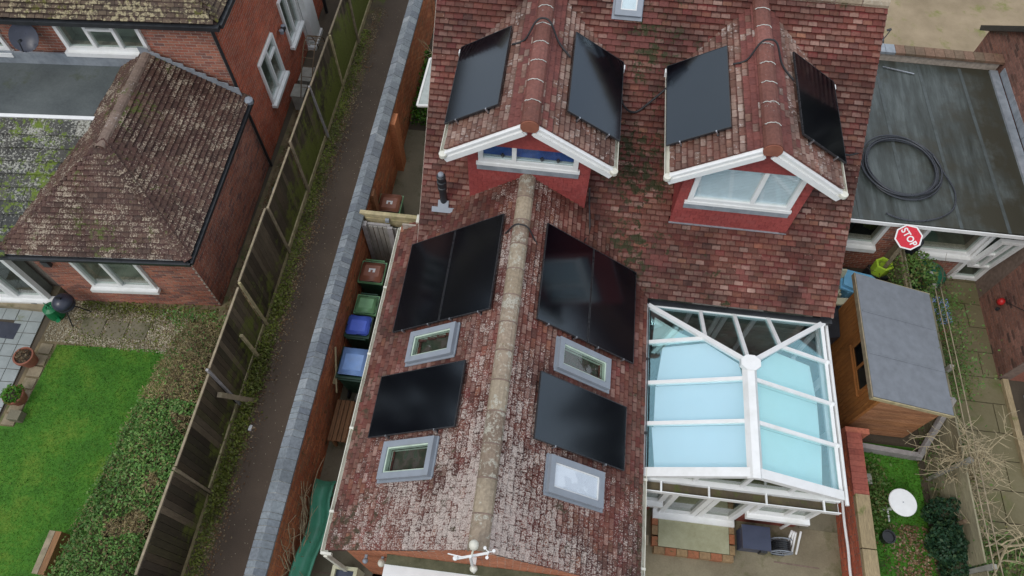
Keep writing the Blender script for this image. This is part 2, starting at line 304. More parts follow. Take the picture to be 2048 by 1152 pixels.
# ------------------------------------------------------------------ mesh helpers
WM = {}
class M:
    def __init__(s): s.v = []; s.f = []; s.r = []; s.mi = []; s.mid = []
    def add(s, vs, fs, r=None, mi=0):
        n = len(s.v); s.v += [tuple(p) for p in vs]; r = random.random() if r is None else r
        for f in fs: s.f.append(tuple(i + n for i in f)); s.r.append(r); s.mi.append(mi)
        return s
    def box(s, x0, y0, z0, x1, y1, z1, r=None, mi=0, T=None):
        vs = [Vector((x, y, z)) for z in (z0, z1) for y in (y0, y1) for x in (x0, x1)]
        if T: vs = [T @ v for v in vs]
        return s.add(vs, [(0, 2, 3, 1), (4, 5, 7, 6), (0, 1, 5, 4), (2, 6, 7, 3), (1, 3, 7, 5), (0, 4, 6, 2)], r, mi)
    def bar(s, a, c, w, h, up=(0, 0, 1), r=None):
        a = Vector(a); c = Vector(c); d = c - a; L = d.length; d.normalize(); up = Vector(up)
        sd_ = d.cross(up); sd_.normalize(); u = sd_.cross(d)
        T = Matrix((( d.x, sd_.x, u.x, a.x), (d.y, sd_.y, u.y, a.y), (d.z, sd_.z, u.z, a.z), (0, 0, 0, 1)))
        return s.box(0, -w / 2, -h / 2, L, w / 2, h / 2, r, T=T)
    def tube(s, pts, rad, n=6, r=None, caps=True):
        pts = [Vector(p) for p in pts]; rads = rad if isinstance(rad, (list, tuple)) else [rad] * len(pts)
        ring = []; vs = []; fs = []; ref = Vector((.123, .31, 1)).normalized()
        for i, p in enumerate(pts):
            d = (pts[min(i + 1, len(pts) - 1)] - pts[max(i - 1, 0)])
            if d.length < 1e-7: d = Vector((0, 0, 1))
            d.normalize(); a = d.cross(ref)
            if a.length < .05: a = d.cross(Vector((1, 0, 0)))
            a.normalize(); b_ = d.cross(a)
            for k in range(n):
                t = 2 * math.pi * k / n; vs.append(p + (a * math.cos(t) + b_ * math.sin(t)) * rads[i])
        for i in range(len(pts) - 1):
            for k in range(n): fs.append((i * n + k, i * n + (k + 1) % n, (i + 1) * n + (k + 1) % n, (i + 1) * n + k))
        if caps: fs.append(tuple(range(n - 1, -1, -1))); fs.append(tuple((len(pts) - 1) * n + k for k in range(n)))
        return s.add(vs, fs, r)
    def lathe(s, prof, n=16, c=(0, 0, 0), r=None, sx=1, sy=1):
        vs = []; fs = []
        for (rr, z) in prof:
            for k in range(n):
                t = 2 * math.pi * k / n; vs.append((c[0] + rr * math.cos(t) * sx, c[1] + rr * math.sin(t) * sy, c[2] + z))
        for i in range(len(prof) - 1):
            for k in range(n): fs.append((i * n + k, i * n + (k + 1) % n, (i + 1) * n + (k + 1) % n, (i + 1) * n + k))
        fs.append(tuple(range(n - 1, -1, -1))); fs.append(tuple((len(prof) - 1) * n + k for k in range(n)))
        return s.add(vs, fs, r)
    def poly(s, pts, r=None, mi=0): return s.add(pts, [tuple(range(len(pts)))], r, mi)
    def prism(s, pts, vec, r=None):
        vec = Vector(vec); n = len(pts); vs = [Vector(p) for p in pts] + [Vector(p) + vec for p in pts]
        fs = [tuple(range(n - 1, -1, -1)), tuple(range(n, 2 * n))] + [(i, (i + 1) % n, n + (i + 1) % n, n + i) for i in range(n)]
        return s.add(vs, fs, r)
    def build(s, name, mat, parent=None, smooth=False, origin=None, mats=None):
        if parent is None and origin is None and s.v:
            xs = [v[0] for v in s.v]; ys = [v[1] for v in s.v]; zs = [v[2] for v in s.v]
            origin = ((min(xs) + max(xs)) / 2, (min(ys) + max(ys)) / 2, min(zs))
        o_ = Vector(origin or (0, 0, 0))
        me = bpy.data.meshes.new(name); me.from_pydata([(v[0] - o_.x, v[1] - o_.y, v[2] - o_.z) for v in s.v], [], s.f); me.update()
        at = me.attributes.new('rnd', 'FLOAT', 'FACE'); at.data.foreach_set('value', s.r)
        if len(s.mid) == len(s.v) and s.mid: me.attributes.new('mid', 'FLOAT', 'POINT').data.foreach_set('value', s.mid)
        for m_ in (mats or [mat]): me.materials.append(MAT[m_])
        if mats: me.polygons.foreach_set('material_index', s.mi)
        if len(s.f) < 400:
            bm = bmesh.new(); bm.from_mesh(me); bmesh.ops.recalc_face_normals(bm, faces=bm.faces); bm.to_mesh(me); bm.free()
        if smooth: me.polygons.foreach_set('use_smooth', [True] * len(me.polygons))
        o = bpy.data.objects.new(name, me); COL.objects.link(o)
        if parent is None: o.location = o_; WM[o] = Matrix.Translation(o_)
        else: attach(o, parent, Matrix.Translation(o_))
        return o
def attach(o, parent, world=None):
    pw = WM.get(parent, Matrix()); world = world or Matrix()
    o.parent = parent; o.matrix_parent_inverse = pw.inverted(); o.matrix_basis = world; WM[o] = world
def tag(o, label, cat, group=None):
    o['label'] = label; o['category'] = cat
    if group: o['group'] = group
    return o
def struct(o): o['kind'] = 'structure'; return o
def stuff(o, label=None, cat=None):
    o['kind'] = 'stuff'
    if label: o['label'] = label
    if cat: o['category'] = cat
    return o
def empty(name, loc, label, cat, group=None):
    o = bpy.data.objects.new(name, None); COL.objects.link(o); o.empty_display_size = .2; o.location = loc; WM[o] = Matrix.Translation(Vector(loc))
    return tag(o, label, cat, group)
UNITS = {}
def unit(matname, kind='box'):
    k = (matname, kind)
    if k not in UNITS:
        m = M(); 
        if kind == 'box': m.box(-.5, 0, 0, .5, 1, 1, 0)
        elif kind == 'tile': m.add(TV, TF, 0)
        me = bpy.data.meshes.new(kind + '_' + matname); me.from_pydata(m.v, [], m.f); me.materials.append(MAT[matname]); me.update(); UNITS[k] = me
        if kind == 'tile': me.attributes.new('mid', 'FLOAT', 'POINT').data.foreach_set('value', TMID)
    return UNITS[k]
# a cambered plain tile: x -.5...5, y 0..1 up the slope, z in thickness units; TM_ = 1 on its worn middle, falling to a painted shadow line below the next course
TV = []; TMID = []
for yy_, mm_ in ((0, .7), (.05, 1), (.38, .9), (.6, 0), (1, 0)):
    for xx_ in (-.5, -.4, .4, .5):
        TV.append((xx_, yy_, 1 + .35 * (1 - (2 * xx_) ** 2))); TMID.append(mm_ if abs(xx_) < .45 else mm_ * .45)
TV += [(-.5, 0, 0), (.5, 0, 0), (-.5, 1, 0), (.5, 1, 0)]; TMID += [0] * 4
TF = [(r_ * 4 + c_, r_ * 4 + c_ + 1, r_ * 4 + c_ + 5, r_ * 4 + c_ + 4) for r_ in range(4) for c_ in range(3)] + [(20, 21, 3, 2, 1, 0), (20, 0, 4, 8, 12, 16, 22), (21, 23, 19, 15, 11, 7, 3)]
class Pieces:
    """collects alike pieces of one thing: the ones nearest the camera become objects, the rest one joined part"""
    def __init__(s): s.items = []
    def add(s, T, mat, kind, parent, name): s.items.append((T, mat, kind, parent, name))
    def finish(s, rest_parent, rest_name, n=298):
        s.items.sort(key=lambda it: (it[0].translation - CAMP).length)
        for T, mat, kind, parent, name in s.items[:n]:
            o = bpy.data.objects.new(name, unit(mat, kind)); COL.objects.link(o); attach(o, parent, T)
        rest = s.items[n:]
        if rest:
            mats = sorted({it[1] for it in rest}); m = M()
            bv = [Vector(v) for v in ([(x, y, z) for z in (0, 1) for y in (0, 1) for x in (-.5, .5)])]
            bf = [(0, 2, 3, 1), (4, 5, 7, 6), (0, 1, 5, 4), (2, 6, 7, 3), (1, 3, 7, 5), (0, 4, 6, 2)]
            tv = [Vector(v) for v in TV]
            for T, mat, kind, parent, name in rest:
                if kind == 'box': m.add([T @ v for v in bv], bf, None, mats.index(mat))
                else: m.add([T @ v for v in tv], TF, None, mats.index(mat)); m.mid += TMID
            o = m.build(rest_name, None, rest_parent, mats=mats); o['kind'] = 'stuff'
def frame_T(O, X, Y, Z, sx, sy, sz):
    return Matrix(((X.x * sx, Y.x * sy, Z.x * sz, O.x), (X.y * sx, Y.y * sy, Z.y * sz, O.y), (X.z * sx, Y.z * sy, Z.z * sz, O.z), (0, 0, 0, 1)))
def tile_face(pc, parent, O, U, S, poly, mat, name='tile', g=.105, w=.17, th=.026, cull=None, jit=.004, alt=None, lift=1.7, kind='tile', over=1.55):
    O = Vector(O); U = Vector(U).normalized(); S = Vector(S).normalized(); N = U.cross(S)
    if N.z < -.01: N = -N
    smin = min(p[1] for p in poly); smax = max(p[1] for p in poly); k = int(math.floor(smin / g))
    while k * g < smax:
        s0 = k * g; sc = s0 + g * .5; xs = []
        for i in range(len(poly)):
            a, c = poly[i], poly[(i + 1) % len(poly)]
            if (a[1] - sc) * (c[1] - sc) < 0: xs.append(a[0] + (c[0] - a[0]) * (sc - a[1]) / (c[1] - a[1]))
        k += 1
        if len(xs) < 2: continue
        ua, ub = min(xs), max(xs); off = (w / 2 if k % 2 else 0); j = math.floor((ua - off) / w)
        while j * w + off < ub:
            a = max(ua, j * w + off); c = min(ub, (j + 1) * w + off); j += 1
            if c - a < .02: continue
            mid = O + U * (a + c) / 2 + S * (s0 + g / 2)
            if cull and cull(mid): continue
            L = min(g * over, max(g, smax - s0 + .02)); r1 = random.uniform(-jit, jit); r2 = random.uniform(-jit, jit)
            S2 = (S * L - N * (th * lift - r1)).normalized(); U2 = (U + N * r2 * 4).normalized()
            T = frame_T(O + U * (a + c) / 2 + S * (s0 + r2) + N * (th * lift - r1 * .5), U2, S2, N, (c - a) * .975, L, th)
            mm = mat
            if alt: mm = alt(mid) or mat
            pc.add(T, mm, kind, parent, name)
def brick_face(pc, parent, O, U, V, w, h, mat, holes=(), bl=.225, bh=.075, proud=.007, top=None, name='brick', gap=.017):
    """bricks laid on a wall face; holes are (u0, v0, u1, v1); top(u) limits the height"""
    O = Vector(O); U = Vector(U).normalized(); V = Vector(V).normalized(); N = U.cross(V)
    for k in range(int(h / bh + .5)):
        v0 = k * bh; off = -bl / 2 if k % 2 else 0; j = 0
        while off + j * bl < w:
            a = max(0, off + j * bl); c = min(w, off + (j + 1) * bl); j += 1
            segs = [(a, c)]
            for (hu0, hv0, hu1, hv1) in holes:
                if v0 + bh * .5 > hv0 and v0 + bh * .5 < hv1:
                    ns = []
                    for (p, q) in segs:
                        if q <= hu0 or p >= hu1: ns.append((p, q)); continue
                        if p < hu0: ns.append((p, hu0))
                        if q > hu1: ns.append((hu1, q))
                    segs = ns
            for (p, q) in segs:
                if q - p < .04: continue
                if top and v0 + bh > top((p + q) / 2): continue
                T = frame_T(O + U * (p + q) / 2 + V * (v0 + gap / 2) - N * .03, U, V, N, q - p - gap, bh - gap, .03 + proud + random.uniform(-.002, .002))
                pc.add(T, mat, 'box', parent, name)
def holed_wall(parent, O, U, V, w, h, th, mat, holes, name='wall', top=None):
    """a wall slab with window openings; top(u) gives its height when it is not level"""
    O = Vector(O); U = Vector(U).normalized(); V = Vector(V).normalized(); N = U.cross(V); m = M()
    us = sorted({0, w} | {min(w, max(0, a)) for hh in holes for a in (hh[0], hh[2])} | ({w / 2} if top else set()))
    for a, c in zip(us[:-1], us[1:]):
        if c - a < 1e-4: continue
        hs = sorted([(hh[1], hh[3]) for hh in holes if hh[0] < (a + c) / 2 < hh[2]]); v = 0
        for (p, q) in hs + [(1e9, 1e9)]:
            ta = top(a) if top else h; tc_ = top(c) if top else h
            e1, e2 = min(p, ta), min(p, tc_)
            if min(e1, e2) > v: m.prism([O + U * a + V * v, O + U * c + V * v, O + U * c + V * e2, O + U * a + V * e1], -N * th)
            v = q
            if v >= min(ta, tc_): break
    return m.build(name, mat, parent)
def window(parent, O, U, V, w, h, fracs, N=None, fr=.065, depth=.06, sill=.16, pane='glass', name='window', fmat='upvc', bars=(), room='room', rdepth=.6, sillh=.06, trans=None, recess=0):
    """framed window: O lower left corner on the wall face. N points out of the wall"""
    O = Vector(O); U = Vector(U).normalized(); V = Vector(V).normalized(); N = U.cross(V) if N is None else Vector(N)
    def T(): return Matrix(((U.x, V.x, N.x, O.x), (U.y, V.y, N.y, O.y), (U.z, V.z, N.z, O.z), (0, 0, 0, 1)))
    t = T(); m = M(); d0, d1 = -.05, depth
    m.box(0, 0, d0, fr, h, d1, T=t); m.box(w - fr, 0, d0, w, h, d1, T=t)
    m.box(fr, 0, d0, w - fr, fr, d1 - .003, T=t); m.box(fr, h - fr, d0, w - fr, h, d1 - .003, T=t)
    cuts = [fr] + [f * w for f in fracs] + [w - fr]
    for f in fracs: m.box(f * w - fr * .45, fr, d0, f * w + fr * .45, h - fr, d1 - .006, T=t)
    if trans:
        i, fv = trans; m.box(cuts[i] + fr * .3, fv * h - .03, d0, cuts[i + 1] - fr * .3, fv * h + .03, d1 - .009, T=t)
    fo = m.build(name, fmat, parent)
    if sill:
        s_ = M(); s_.box(-.04, -sillh, -.02, w + .04, .0, sill, T=t); s_.build('sill', fmat, fo)
    for i in range(len(cuts) - 1):
        p = M(); p.box(cuts[i] + (.0 if i == 0 else fr * .4), fr, -.012, cuts[i + 1] - (0 if i == len(cuts) - 2 else fr * .4), h - fr, .0, T=t); p.build('pane', pane, fo)
    if room:
        q = M(); e = .02
        q.add([t @ Vector(v) for v in [(e, e, -.06), (w - e, e, -.06), (w - e, h - e, -.06), (e, h - e, -.06), (e, e, -rdepth), (w - e, e, -rdepth), (w - e, h - e, -rdepth), (e, h - e, -rdepth)]],
              [(0, 1, 5, 4), (1, 2, 6, 5), (2, 3, 7, 6), (3, 0, 4, 7), (4, 5, 6, 7)]); q.build('reveal', room, fo)
    return fo
def scatter(name, mat, n, fn, size, parent=None, up=.5, asp=.6):
    m = M()
    for i in range(n):
        p = fn()
        if p is None: continue
        p = Vector(p); s = size * random.uniform(.5, 1.3)
        d = Vector((random.gauss(0, 1), random.gauss(0, 1), random.gauss(0, 1) + up * 2)); d.normalize()
        a = d.cross(Vector((random.gauss(0, 1), random.gauss(0, 1), random.gauss(0, 1)))).normalized(); c = d.cross(a)
        m.add([p - a * s * .5, p - c * s * asp * .5 + a * s * .1, p + a * s * .5, p + c * s * asp * .5 + a * s * .1], [(0, 1, 2, 3)])
    return m.build(name, mat, parent)
def sheet(name, mat, pts, z, th=0):
    m = M(); m.poly([(x, y, z) for x, y in pts]); return struct(m.build(name, mat))

# ------------------------------------------------------------------ ground
sheet('ground', 'field', [(-300, -300), (300, -300), (300, 300), (-300, 300)], -.012)
sheet('garden_soil', 'soil', [(-14, -3), (12, -3), (12, 20), (-14, 20)], -.004)
sheet('alley_path', 'path', [(-5.75, -3), (-4.3, -3), (-4.3, 26), (-5.9, 26)], .004)
sheet('path_verge', 'verge', [(-6.12, -3), (-5.75, -3), (-5.72, 1), (-5.62, 3.2), (-5.8, 5), (-5.65, 7), (-5.75, 10), (-5.6, 14), (-5.85, 26), (-6.2, 26)], .008)
sheet('side_yard', 'yard', [(-4.04, -3), (-2.3, -3), (-2.3, 12.4), (-4.04, 12.4)], .0)
sheet('lawn', 'lawn', [(-14, -3), (-7.0, -3), (-7.0, 5.4), (-8.4, 5.42), (-10.43, 5.28), (-10.5, 3.4), (-14, 3.3)], .012)
sheet('gravel_bed', 'gravel_bed', [(-10.85, 5.2), (-6.2, 5.4), (-6.2, 13), (-7.2, 13), (-7.2, 6.7), (-10.85, 6.35)], .004)
sheet('left_strip', 'gravel_bed', [(-10.86, 3.3), (-10.44, 3.3), (-10.4, 5.3), (-10.86, 5.3)], .006)
sheet('rear_patio', 'concrete', [(-2.6, -3), (6.18, -3), (6.18, 6.9), (-2.6, 6.9)], .0)
sheet('right_lawn', 'garden_grass', [(6.5, -3), (7.95, -3), (7.95, 5.2), (6.5, 5.2)], .006)
sheet('border_grass', 'garden_grass', [(8.1, 3.5), (8.75, 3.5), (8.75, 8.4), (8.1, 8.4)], .006)
sheet('gravel_drive', 'gravel_drive', [(5.3, 13.9), (16, 13.9), (16, 26), (5.3, 26)], .004)
# patio of small grey slabs, left
def slab_field(name, basemat, slabmat, x0, y0, nx, ny, sx, sy, ang=0, z=.03, gap=.014, skip=None, jit=.003, mats=None):
    m = M(); T = Matrix.Translation((x0, y0, 0)) @ Matrix.Rotation(ang, 4, 'Z'); m.box(0, 0, -.02, nx * sx, ny * sy, z - .012, T=T)
    o = struct(m.build(name, basemat)); k = 0
    for i in range(nx):
        for j in range(ny):
            if skip and skip(i, j): continue
            Tm = T @ Matrix.Translation((i * sx + sx / 2, j * sy + gap / 2, z - .03 + random.uniform(-jit, jit)))
            ob = bpy.data.objects.new('slab', unit(random.choice(mats) if mats else slabmat)); COL.objects.link(ob)
            attach(ob, o, Tm @ Matrix.Diagonal((sx - gap, sy - gap, .03, 1)))
    return o
slab_field('left_patio', 'soil', 'grey_slab', -13.6, 3.36, 9, 9, .3, .285, R(2.5), skip=lambda i, j: (i in (5, 6) and j == 7))
m = M(); m.box(-11.95, 5.28, .0, -11.42, 5.66, .035); dc = m.build('drain_cover', 'slate_blue'); tag(dc, 'dark square drain cover set in the small grey patio slabs', 'drain cover')
m = M(); m.box(-13.5, 6.0, 0, -10.86, 6.62, .15); stp = struct(m.build('patio_step', 'stone_slab'))
m = M(); m.box(-11.75, 6.12, .15, -11.2, 6.5, .17); tag(m.build('door_mat', 'dark_plastic'), 'dark grey door mat on the stone step below the white framed doors', 'door mat')
# right-hand paved path of large mossy slabs
o = struct(M().box(8.7, -1, -.03, 10.05, 9.75, .004).build('right_path', 'soil'))
yy = -1.0
random.seed(3)
for k, (hgt, split) in enumerate([(.6, 9.4), (.62, 9.6), (.6, 9.35), (.64, 9.65), (.6, 9.3), (.6, 9.75), (.62, 9.2), (.6, 9.45), (.64, 9.5), (.62, 9.72), (.6, 9.3), (.65, 9.76), (.6, 9.3), (.6, 9.7), (.62, 9.4), (.6, 9.65), (.6, 9.3), (.6, 9.5)]):
    for (a, c) in ((8.72, split), (split, 10.05)):
        mm = 'moss_slab'
        ob = bpy.data.objects.new('slab', unit(mm)); COL.objects.link(ob)
        attach(ob, o, Matrix.Translation(((a + c) / 2, yy + .01, .0)) @ Matrix.Diagonal((c - a - .02, hgt - .02, .03 + random.uniform(-.004, .004), 1)))
    yy += hgt
# rear patio expansion joints
for (x0, y0, x1, y1) in ((4.95, 2.6, 5.7, 2.55), (-2.55, 1.15, -2.0, 1.13), (-3.9, 1.5, -2.5, 1.47), (2.0, 1.2, 5.7, 1.25)):
    pass
m = M()
for (x0, y0, x1, y1) in ((4.9, 2.62, 5.75, 2.6), (-3.9, 1.42, -2.4, 1.42), (-3.9, 4.3, -2.6, 4.3), (2.0, .4, 5.8, .4), (-3.9, 7, -2.6, 7)): m.bar((x0, y0, .003), (x1, y1, .003), .025, .004)
struct(m.build('yard_joint', 'dark_mortar'))
# stepping stones in the gravel
for (x, y, s) in ((-9.85, 5.8, .5), (-9.3, 5.78, .44), (-8.8, 5.82, .4)):
    m = M(); m.box(x - s / 2, y - .2, -.01, x + s / 2, y + .2, .03)
    o = m.build('stepping_stone', 'yard')
    tag(o, {-9.85: 'largest brown stepping stone in the gravel, nearest the watering can', -9.3: 'middle brown stepping stone of three in the gravel bed', -8.8: 'small stepping stone nearest the brown end of the hedge'}[x], 'stepping stone', 'stepping stones in the gravel bed')
# edging stones between patio and lawn
for k in range(7):
    m = M(); y = 3.42 + k * .27; m.box(-10.78 + random.uniform(-.03, .03), y, 0, -10.5 + random.uniform(-.04, .03), y + .23, .035)
    o = m.build('edging_stone', 'stone_slab'); tag(o, ['edging stone nearest the brown planter block', 'edging stone beside the green bushy pot', 'edging stone just beyond the green bushy pot', 'edging stone between the two terracotta pots', 'edging stone beside the yellowing terracotta pot', 'edging stone just beyond the yellowing terracotta pot', 'edging stone nearest the watering can'][k] + ', tan and rough', 'edging stone', 'tan edging stones beside the patio')

# ------------------------------------------------------------------ main house
ZE, TW, TM = 2.4, .75, .8
XL, XR, XC = -2.92, 1.93, -.495
ZR = ZE + TW * (XR - XL) / 2
VL, VR = -2.5, 5.46
YE, YR = 6.7, 11.15
ZM = ZE + TM * (YR - YE)
D = [(-.49, .0), (3.26, .0)]
DZR, DZE, DW, DY = 5.85, 4.98, 1.38, 7.6
DT = (DZR - DZE) / DW
def zwing(x): return ZE + TW * min(x - XL, XR - x)
house = empty('main_house', (1.5, 9, 0), 'red plain tiled house in the middle with two dormers and a long rear wing', 'house')
RWIN = [(-2.0, -1.4, 4.6, 4.97), (-2.07, -1.4, 2.63, 3.03), (.35, 1.09, 4.56, 4.91), (.38, 1.08, 2.6, 2.96), (.8, 1.12, 10.7, 11.0)]
def in_rwin(p): return any(a < p.x < b_ and c < p.y < d for a, b_, c, d in RWIN)
def cull_main(p):
    if in_rwin(p): return True
    if p.x < XR and p.x > XL and p.y < 8.9 and p.z < zwing(p.x) - .16: return True
    for xc, _ in D:
        if abs(p.x - xc) < 1.02 and p.y > 7.87 and p.z < DZR - DT * abs(p.x - xc) - .06: return True
        if abs(p.x - xc) < DW and p.y > 9.5 and p.z < DZR - DT * abs(p.x - xc) - .2: return True
    return False
tiles = Pieces()
SM = Vector((0, 1, TM)).normalized(); LM = (YR - YE) * math.sqrt(1 + TM * TM)
def slabroof(name, pts, th, mat, parent):
    a, b_, c = Vector(pts[0]), Vector(pts[1]), Vector(pts[2]); n = (b_ - a).cross(c - a).normalized()
    if n.z < 0: n = -n
    return M().prism([Vector(p) - n * .012 for p in pts], -n * th).build(name, mat, parent)
def znoise(p, s, o): return mnoise.noise(Vector((p.x * s + o, p.y * s, p.z * s)))
roof = slabroof('roof', [(VL, YE, ZE), (VR, YE, ZE), (VR, YR, ZM), (VL, YR, ZM)], .12, 'underlay', house)
slabroof('roof', [(VL, YR, ZM), (VR, YR, ZM), (VR, 15.6, ZE), (VL, 15.6, ZE)], .12, 'main_tile', house)
tile_face(tiles, roof, (VL, YE, ZE), (1, 0, 0), SM, [(0, 0), (VR - VL, 0), (VR - VL, LM), (0, LM)], 'main_tile', cull=cull_main, jit=.005,
          alt=lambda p: 'new_tile' if (znoise(p, 3.1, 7) > .6 or (abs(p.x - 1.0) < .6 and 9.9 < p.y and znoise(p, 5, 1) > .2)) else None)
# wing roof
LW = (XR - XL) / 2 * math.sqrt(1 + TW * TW); WY0 = 1.5
wroof = slabroof('wing_roof', [(XL, WY0 + .02, ZE), (XC, WY0 + .02, ZR), (XC, 7.85, ZR), (XL, 7.6, ZE)], .1, 'underlay', house)
wroof2 = slabroof('wing_roof', [(XR, WY0 + .02, ZE), (XR, 6.72, ZE), (XC, 7.85, ZR), (XC, WY0 + .02, ZR)], .1, 'underlay', house)
# left: valley where it rises above the main roof (only east of the verge); right: valley from the main eave
def cull_w(p): return in_rwin(p) or p.x > VL and p.z < ZE + TM * (p.y - YE) - .04
def cull_wl(p): return in_rwin(p) or (p.x > VL and p.z < ZE + TM * (p.y - YE) - .04) or (p.x <= VL and p.y > 7.62)
tile_face(tiles, wroof, (XL, WY0, ZE), (0, 1, 0), (1, 0, TW), [(0, 0), (6.36, 0), (6.4, LW), (0, LW)], 'wing_tile', cull=cull_wl, jit=.004)
tile_face(tiles, wroof2, (XR, WY0, ZE), (0, 1, 0), (-1, 0, TW), [(0, 0), (6.36, 0), (6.4, LW), (0, LW)], 'wing_tile', cull=cull_w, jit=.004)
# dormers
droofs = []
LD = DW * math.sqrt(1 + DT * DT); yv0 = YE + (DZE - ZE) / TM - DY; yv1 = YE + (DZR - ZE) / TM - DY
hung = Pieces()
for di, (xc, _) in enumerate(D):
    rs = []
    for sg in (-1, 1):
        rr = slabroof('dormer_roof', [(xc + sg * DW, DY + .02, DZE), (xc, DY + .02, DZR), (xc, DY + yv1, DZR), (xc + sg * DW, DY + yv0, DZE)], .08, 'underlay', house)
        rs.append(rr)
        tile_face(tiles, rr, (xc + sg * DW, DY, DZE), (0, 1, 0), (-sg, 0, DT), [(0, 0), (yv0 - .02, 0), (yv1 - .02, LD), (0, LD)], 'dormer_tile', jit=.004,
                  alt=lambda p, xc=xc: 'new_tile' if (abs(p.x - xc) < .3 and random.random() < .85) or znoise(p, 4, 3) > .62 else None)
        # valley tiles on the main roof side
        a = Vector((xc + sg * (DW + .02), DY + yv0, DZE)); c = Vector((xc + sg * .1, DY + yv1 - .05, DZR - .06)); dv = (c - a); L = dv.length; dv.normalize()
        nn = Vector((-sg * DT, -TM * .6, 1.5)).normalized(); sd_ = dv.cross(nn).normalized(); nn = sd_.cross(dv)
        for k in range(int(L / .16)):
            T = frame_T(a + dv * (k * .16) + nn * (.015 + .012 * (k % 2)), sd_, dv, nn, .15, .19, .014); T.col[2] = (*(nn * .02), 0)
            tiles.add(T, 'new_tile' if random.random() < .6 else 'main_tile', 'tile', rr, 'valley_tile')
    droofs.append(rs)
    # walls
    y = 7.85; zb = ZE + TM * (y - YE) - .1; x0, x1 = xc - 1.065, xc + 1.065
    ztop = lambda x: DZR - DT * abs(x - xc) - .1
    wl = M()
    for xs in (x0, x1 - .06):
        wl.prism([(xs, y + .08, zb), (xs, y + .08, ztop(xs)), (xs, YE + (ztop(xs) - ZE) / TM + .1, ztop(xs))], (.06, 0, 0))
    wl.build('dormer_cheek', 'hung_tile', house)
    wx0, wx1, wz0 = ((xc - .88, xc + .85, 4.55) if di == 0 else (xc - .9, xc + .9, 4.05))
    wall = holed_wall(house, (x0, y, zb), (1, 0, 0), (0, 0, 1), x1 - x0, 0, .06, 'hung_tile', [(wx0 + .02 - x0, wz0 + .02 - zb, wx1 - .02 - x0, 5.08 - zb)], 'dormer_wall', top=lambda u, x0=x0, zb=zb, ztop=ztop: ztop(x0 + u) - zb)
    def ch(p, wx0=wx0, wx1=wx1, wz0=wz0, xc=xc): 
        return (wx0 < p.x < wx1 and wz0 - .1 < p.z < 5.1) or p.z > DZR - DT * abs(p.x - xc) - .14 
    tile_face(hung, wall, (x0 - .01, y - .004, zb), (1, 0, 0), (0, 0, 1), [(0, 0), (x1 - x0 + .02, 0), (x1 - x0 + .02, 2.6), (0, 2.6)], 'hung_tile', cull=ch, th=.008, jit=.0015)
    wz1 = 5.1
    fo = window(house, (wx0, y - .01, wz0), (1, 0, 0), (0, 0, 1), wx1 - wx0, wz1 - wz0, [.36] if di == 0 else [.62], fr=.085, depth=.04, sill=.05, sillh=.07,
                room='dark_room' if di == 0 else 'slat_white', rdepth=.5, pane='glass' if di == 0 else 'clear_glass')
    M().box(wx0 - .03, y - .05, wz0 - .2, wx1 + .03, y - .02, wz0 - .072).build('lead_apron', 'lead', house)
    gp_ = M(); gz = 5.04; gw = (ztop(xc) - gz) / DT; gp_.prism([(xc - gw, y - .09, gz), (xc + gw, y - .09, gz), (xc, y - .09, ztop(xc))], (0, .04, 0)); gp_.build('gable_panel', 'hung_tile', house)
    if di == 0:
        M().box(wx0 + .08, y + .03, wz0 + .14, wx1 - .08, y + .045, wz1 - .08).build('roller_blind', 'blue_blind', fo)
        M().box(wx0 + .08, y + .0, wz0 + .09, wx1 - .08, y + .3, wz0 + .11).build('inner_sill', 'slat_white', fo)
        mm = M()
        for xx in (wx0 + .42, wx0 + 1.1, wx0 + 1.38): mm.lathe([(.02, 0), (.035, .05), (.01, .09)], 8, (xx, y + .01, wz0 + .115))
        mm.build('ornament', 'dark_plastic', fo)
    else:
        mm = M(); n = 22
        for k in range(n): 
            z = wz0 + .09 + k * (wz1 - wz0 - .18) / n; mm.box(wx0 + .09, y + .035, z, wx1 - .09, y + .042, z + .03, T=None)
        mm.build('venetian_blind', 'slat_white', fo)
        M().box(wx0 + .08, y + .02, wz0 + .07, wx1 - .08, y + .3, wz0 + .1).build('inner_sill', 'slat_white', fo)
    # white bargeboards and gutters
    for sg in (-1, 1):
        a = Vector((xc + sg * .09, DY - .03, DZR - .15)); c = Vector((xc + sg * (DW + .02), DY - .03, DZE - .12))
        bb = M(); bb.bar(a, c, .03, .2); bb.bar(a + Vector((0, -.03, -.04)), c + Vector((0, -.03, -.03)), .03, .1)
        bb.bar(a + Vector((0, .0, .115)), c + Vector((0, 0, .115)), .075, .03)
        bb.build('bargeboard', 'upvc', house)
        xg = xc + sg * (DW + .055); gt = M()
        prof = [(-.055, .02), (-.05, -.03), (-.02, -.055), (.02, -.055), (.05, -.03), (.055, .02), (.045, .02), (.04, -.025), (.015, -.043), (-.015, -.043), (-.04, -.025), (-.045, .02)]
        gt.prism([(xg + px, DY - .04, DZE - .02 + pz) for px, pz in prof], (0, yv0 - .02, 0)); gt.lathe([(.0, -.06), (.06, -.055), (.065, -.02), (.065, .02), (.05, .022)], 12, (xg, DY - .06, DZE - .02))
        gt.build('dormer_gutter', 'upvc_mossy', house, smooth=False)
        M().box(xg - .08, DY + yv0 - .1, DZE - .08, xg + .08, DY + yv0 + .0, DZE + .1).build('gutter_outlet', 'upvc', house)
    if di == 1: M().box(x0 - .02, y - .05, zb + .04, x1 + .02, y - .02, zb + .14).build('base_flashing', 'lead', house)
hung.finish(house, 'hung_tiles', 0)
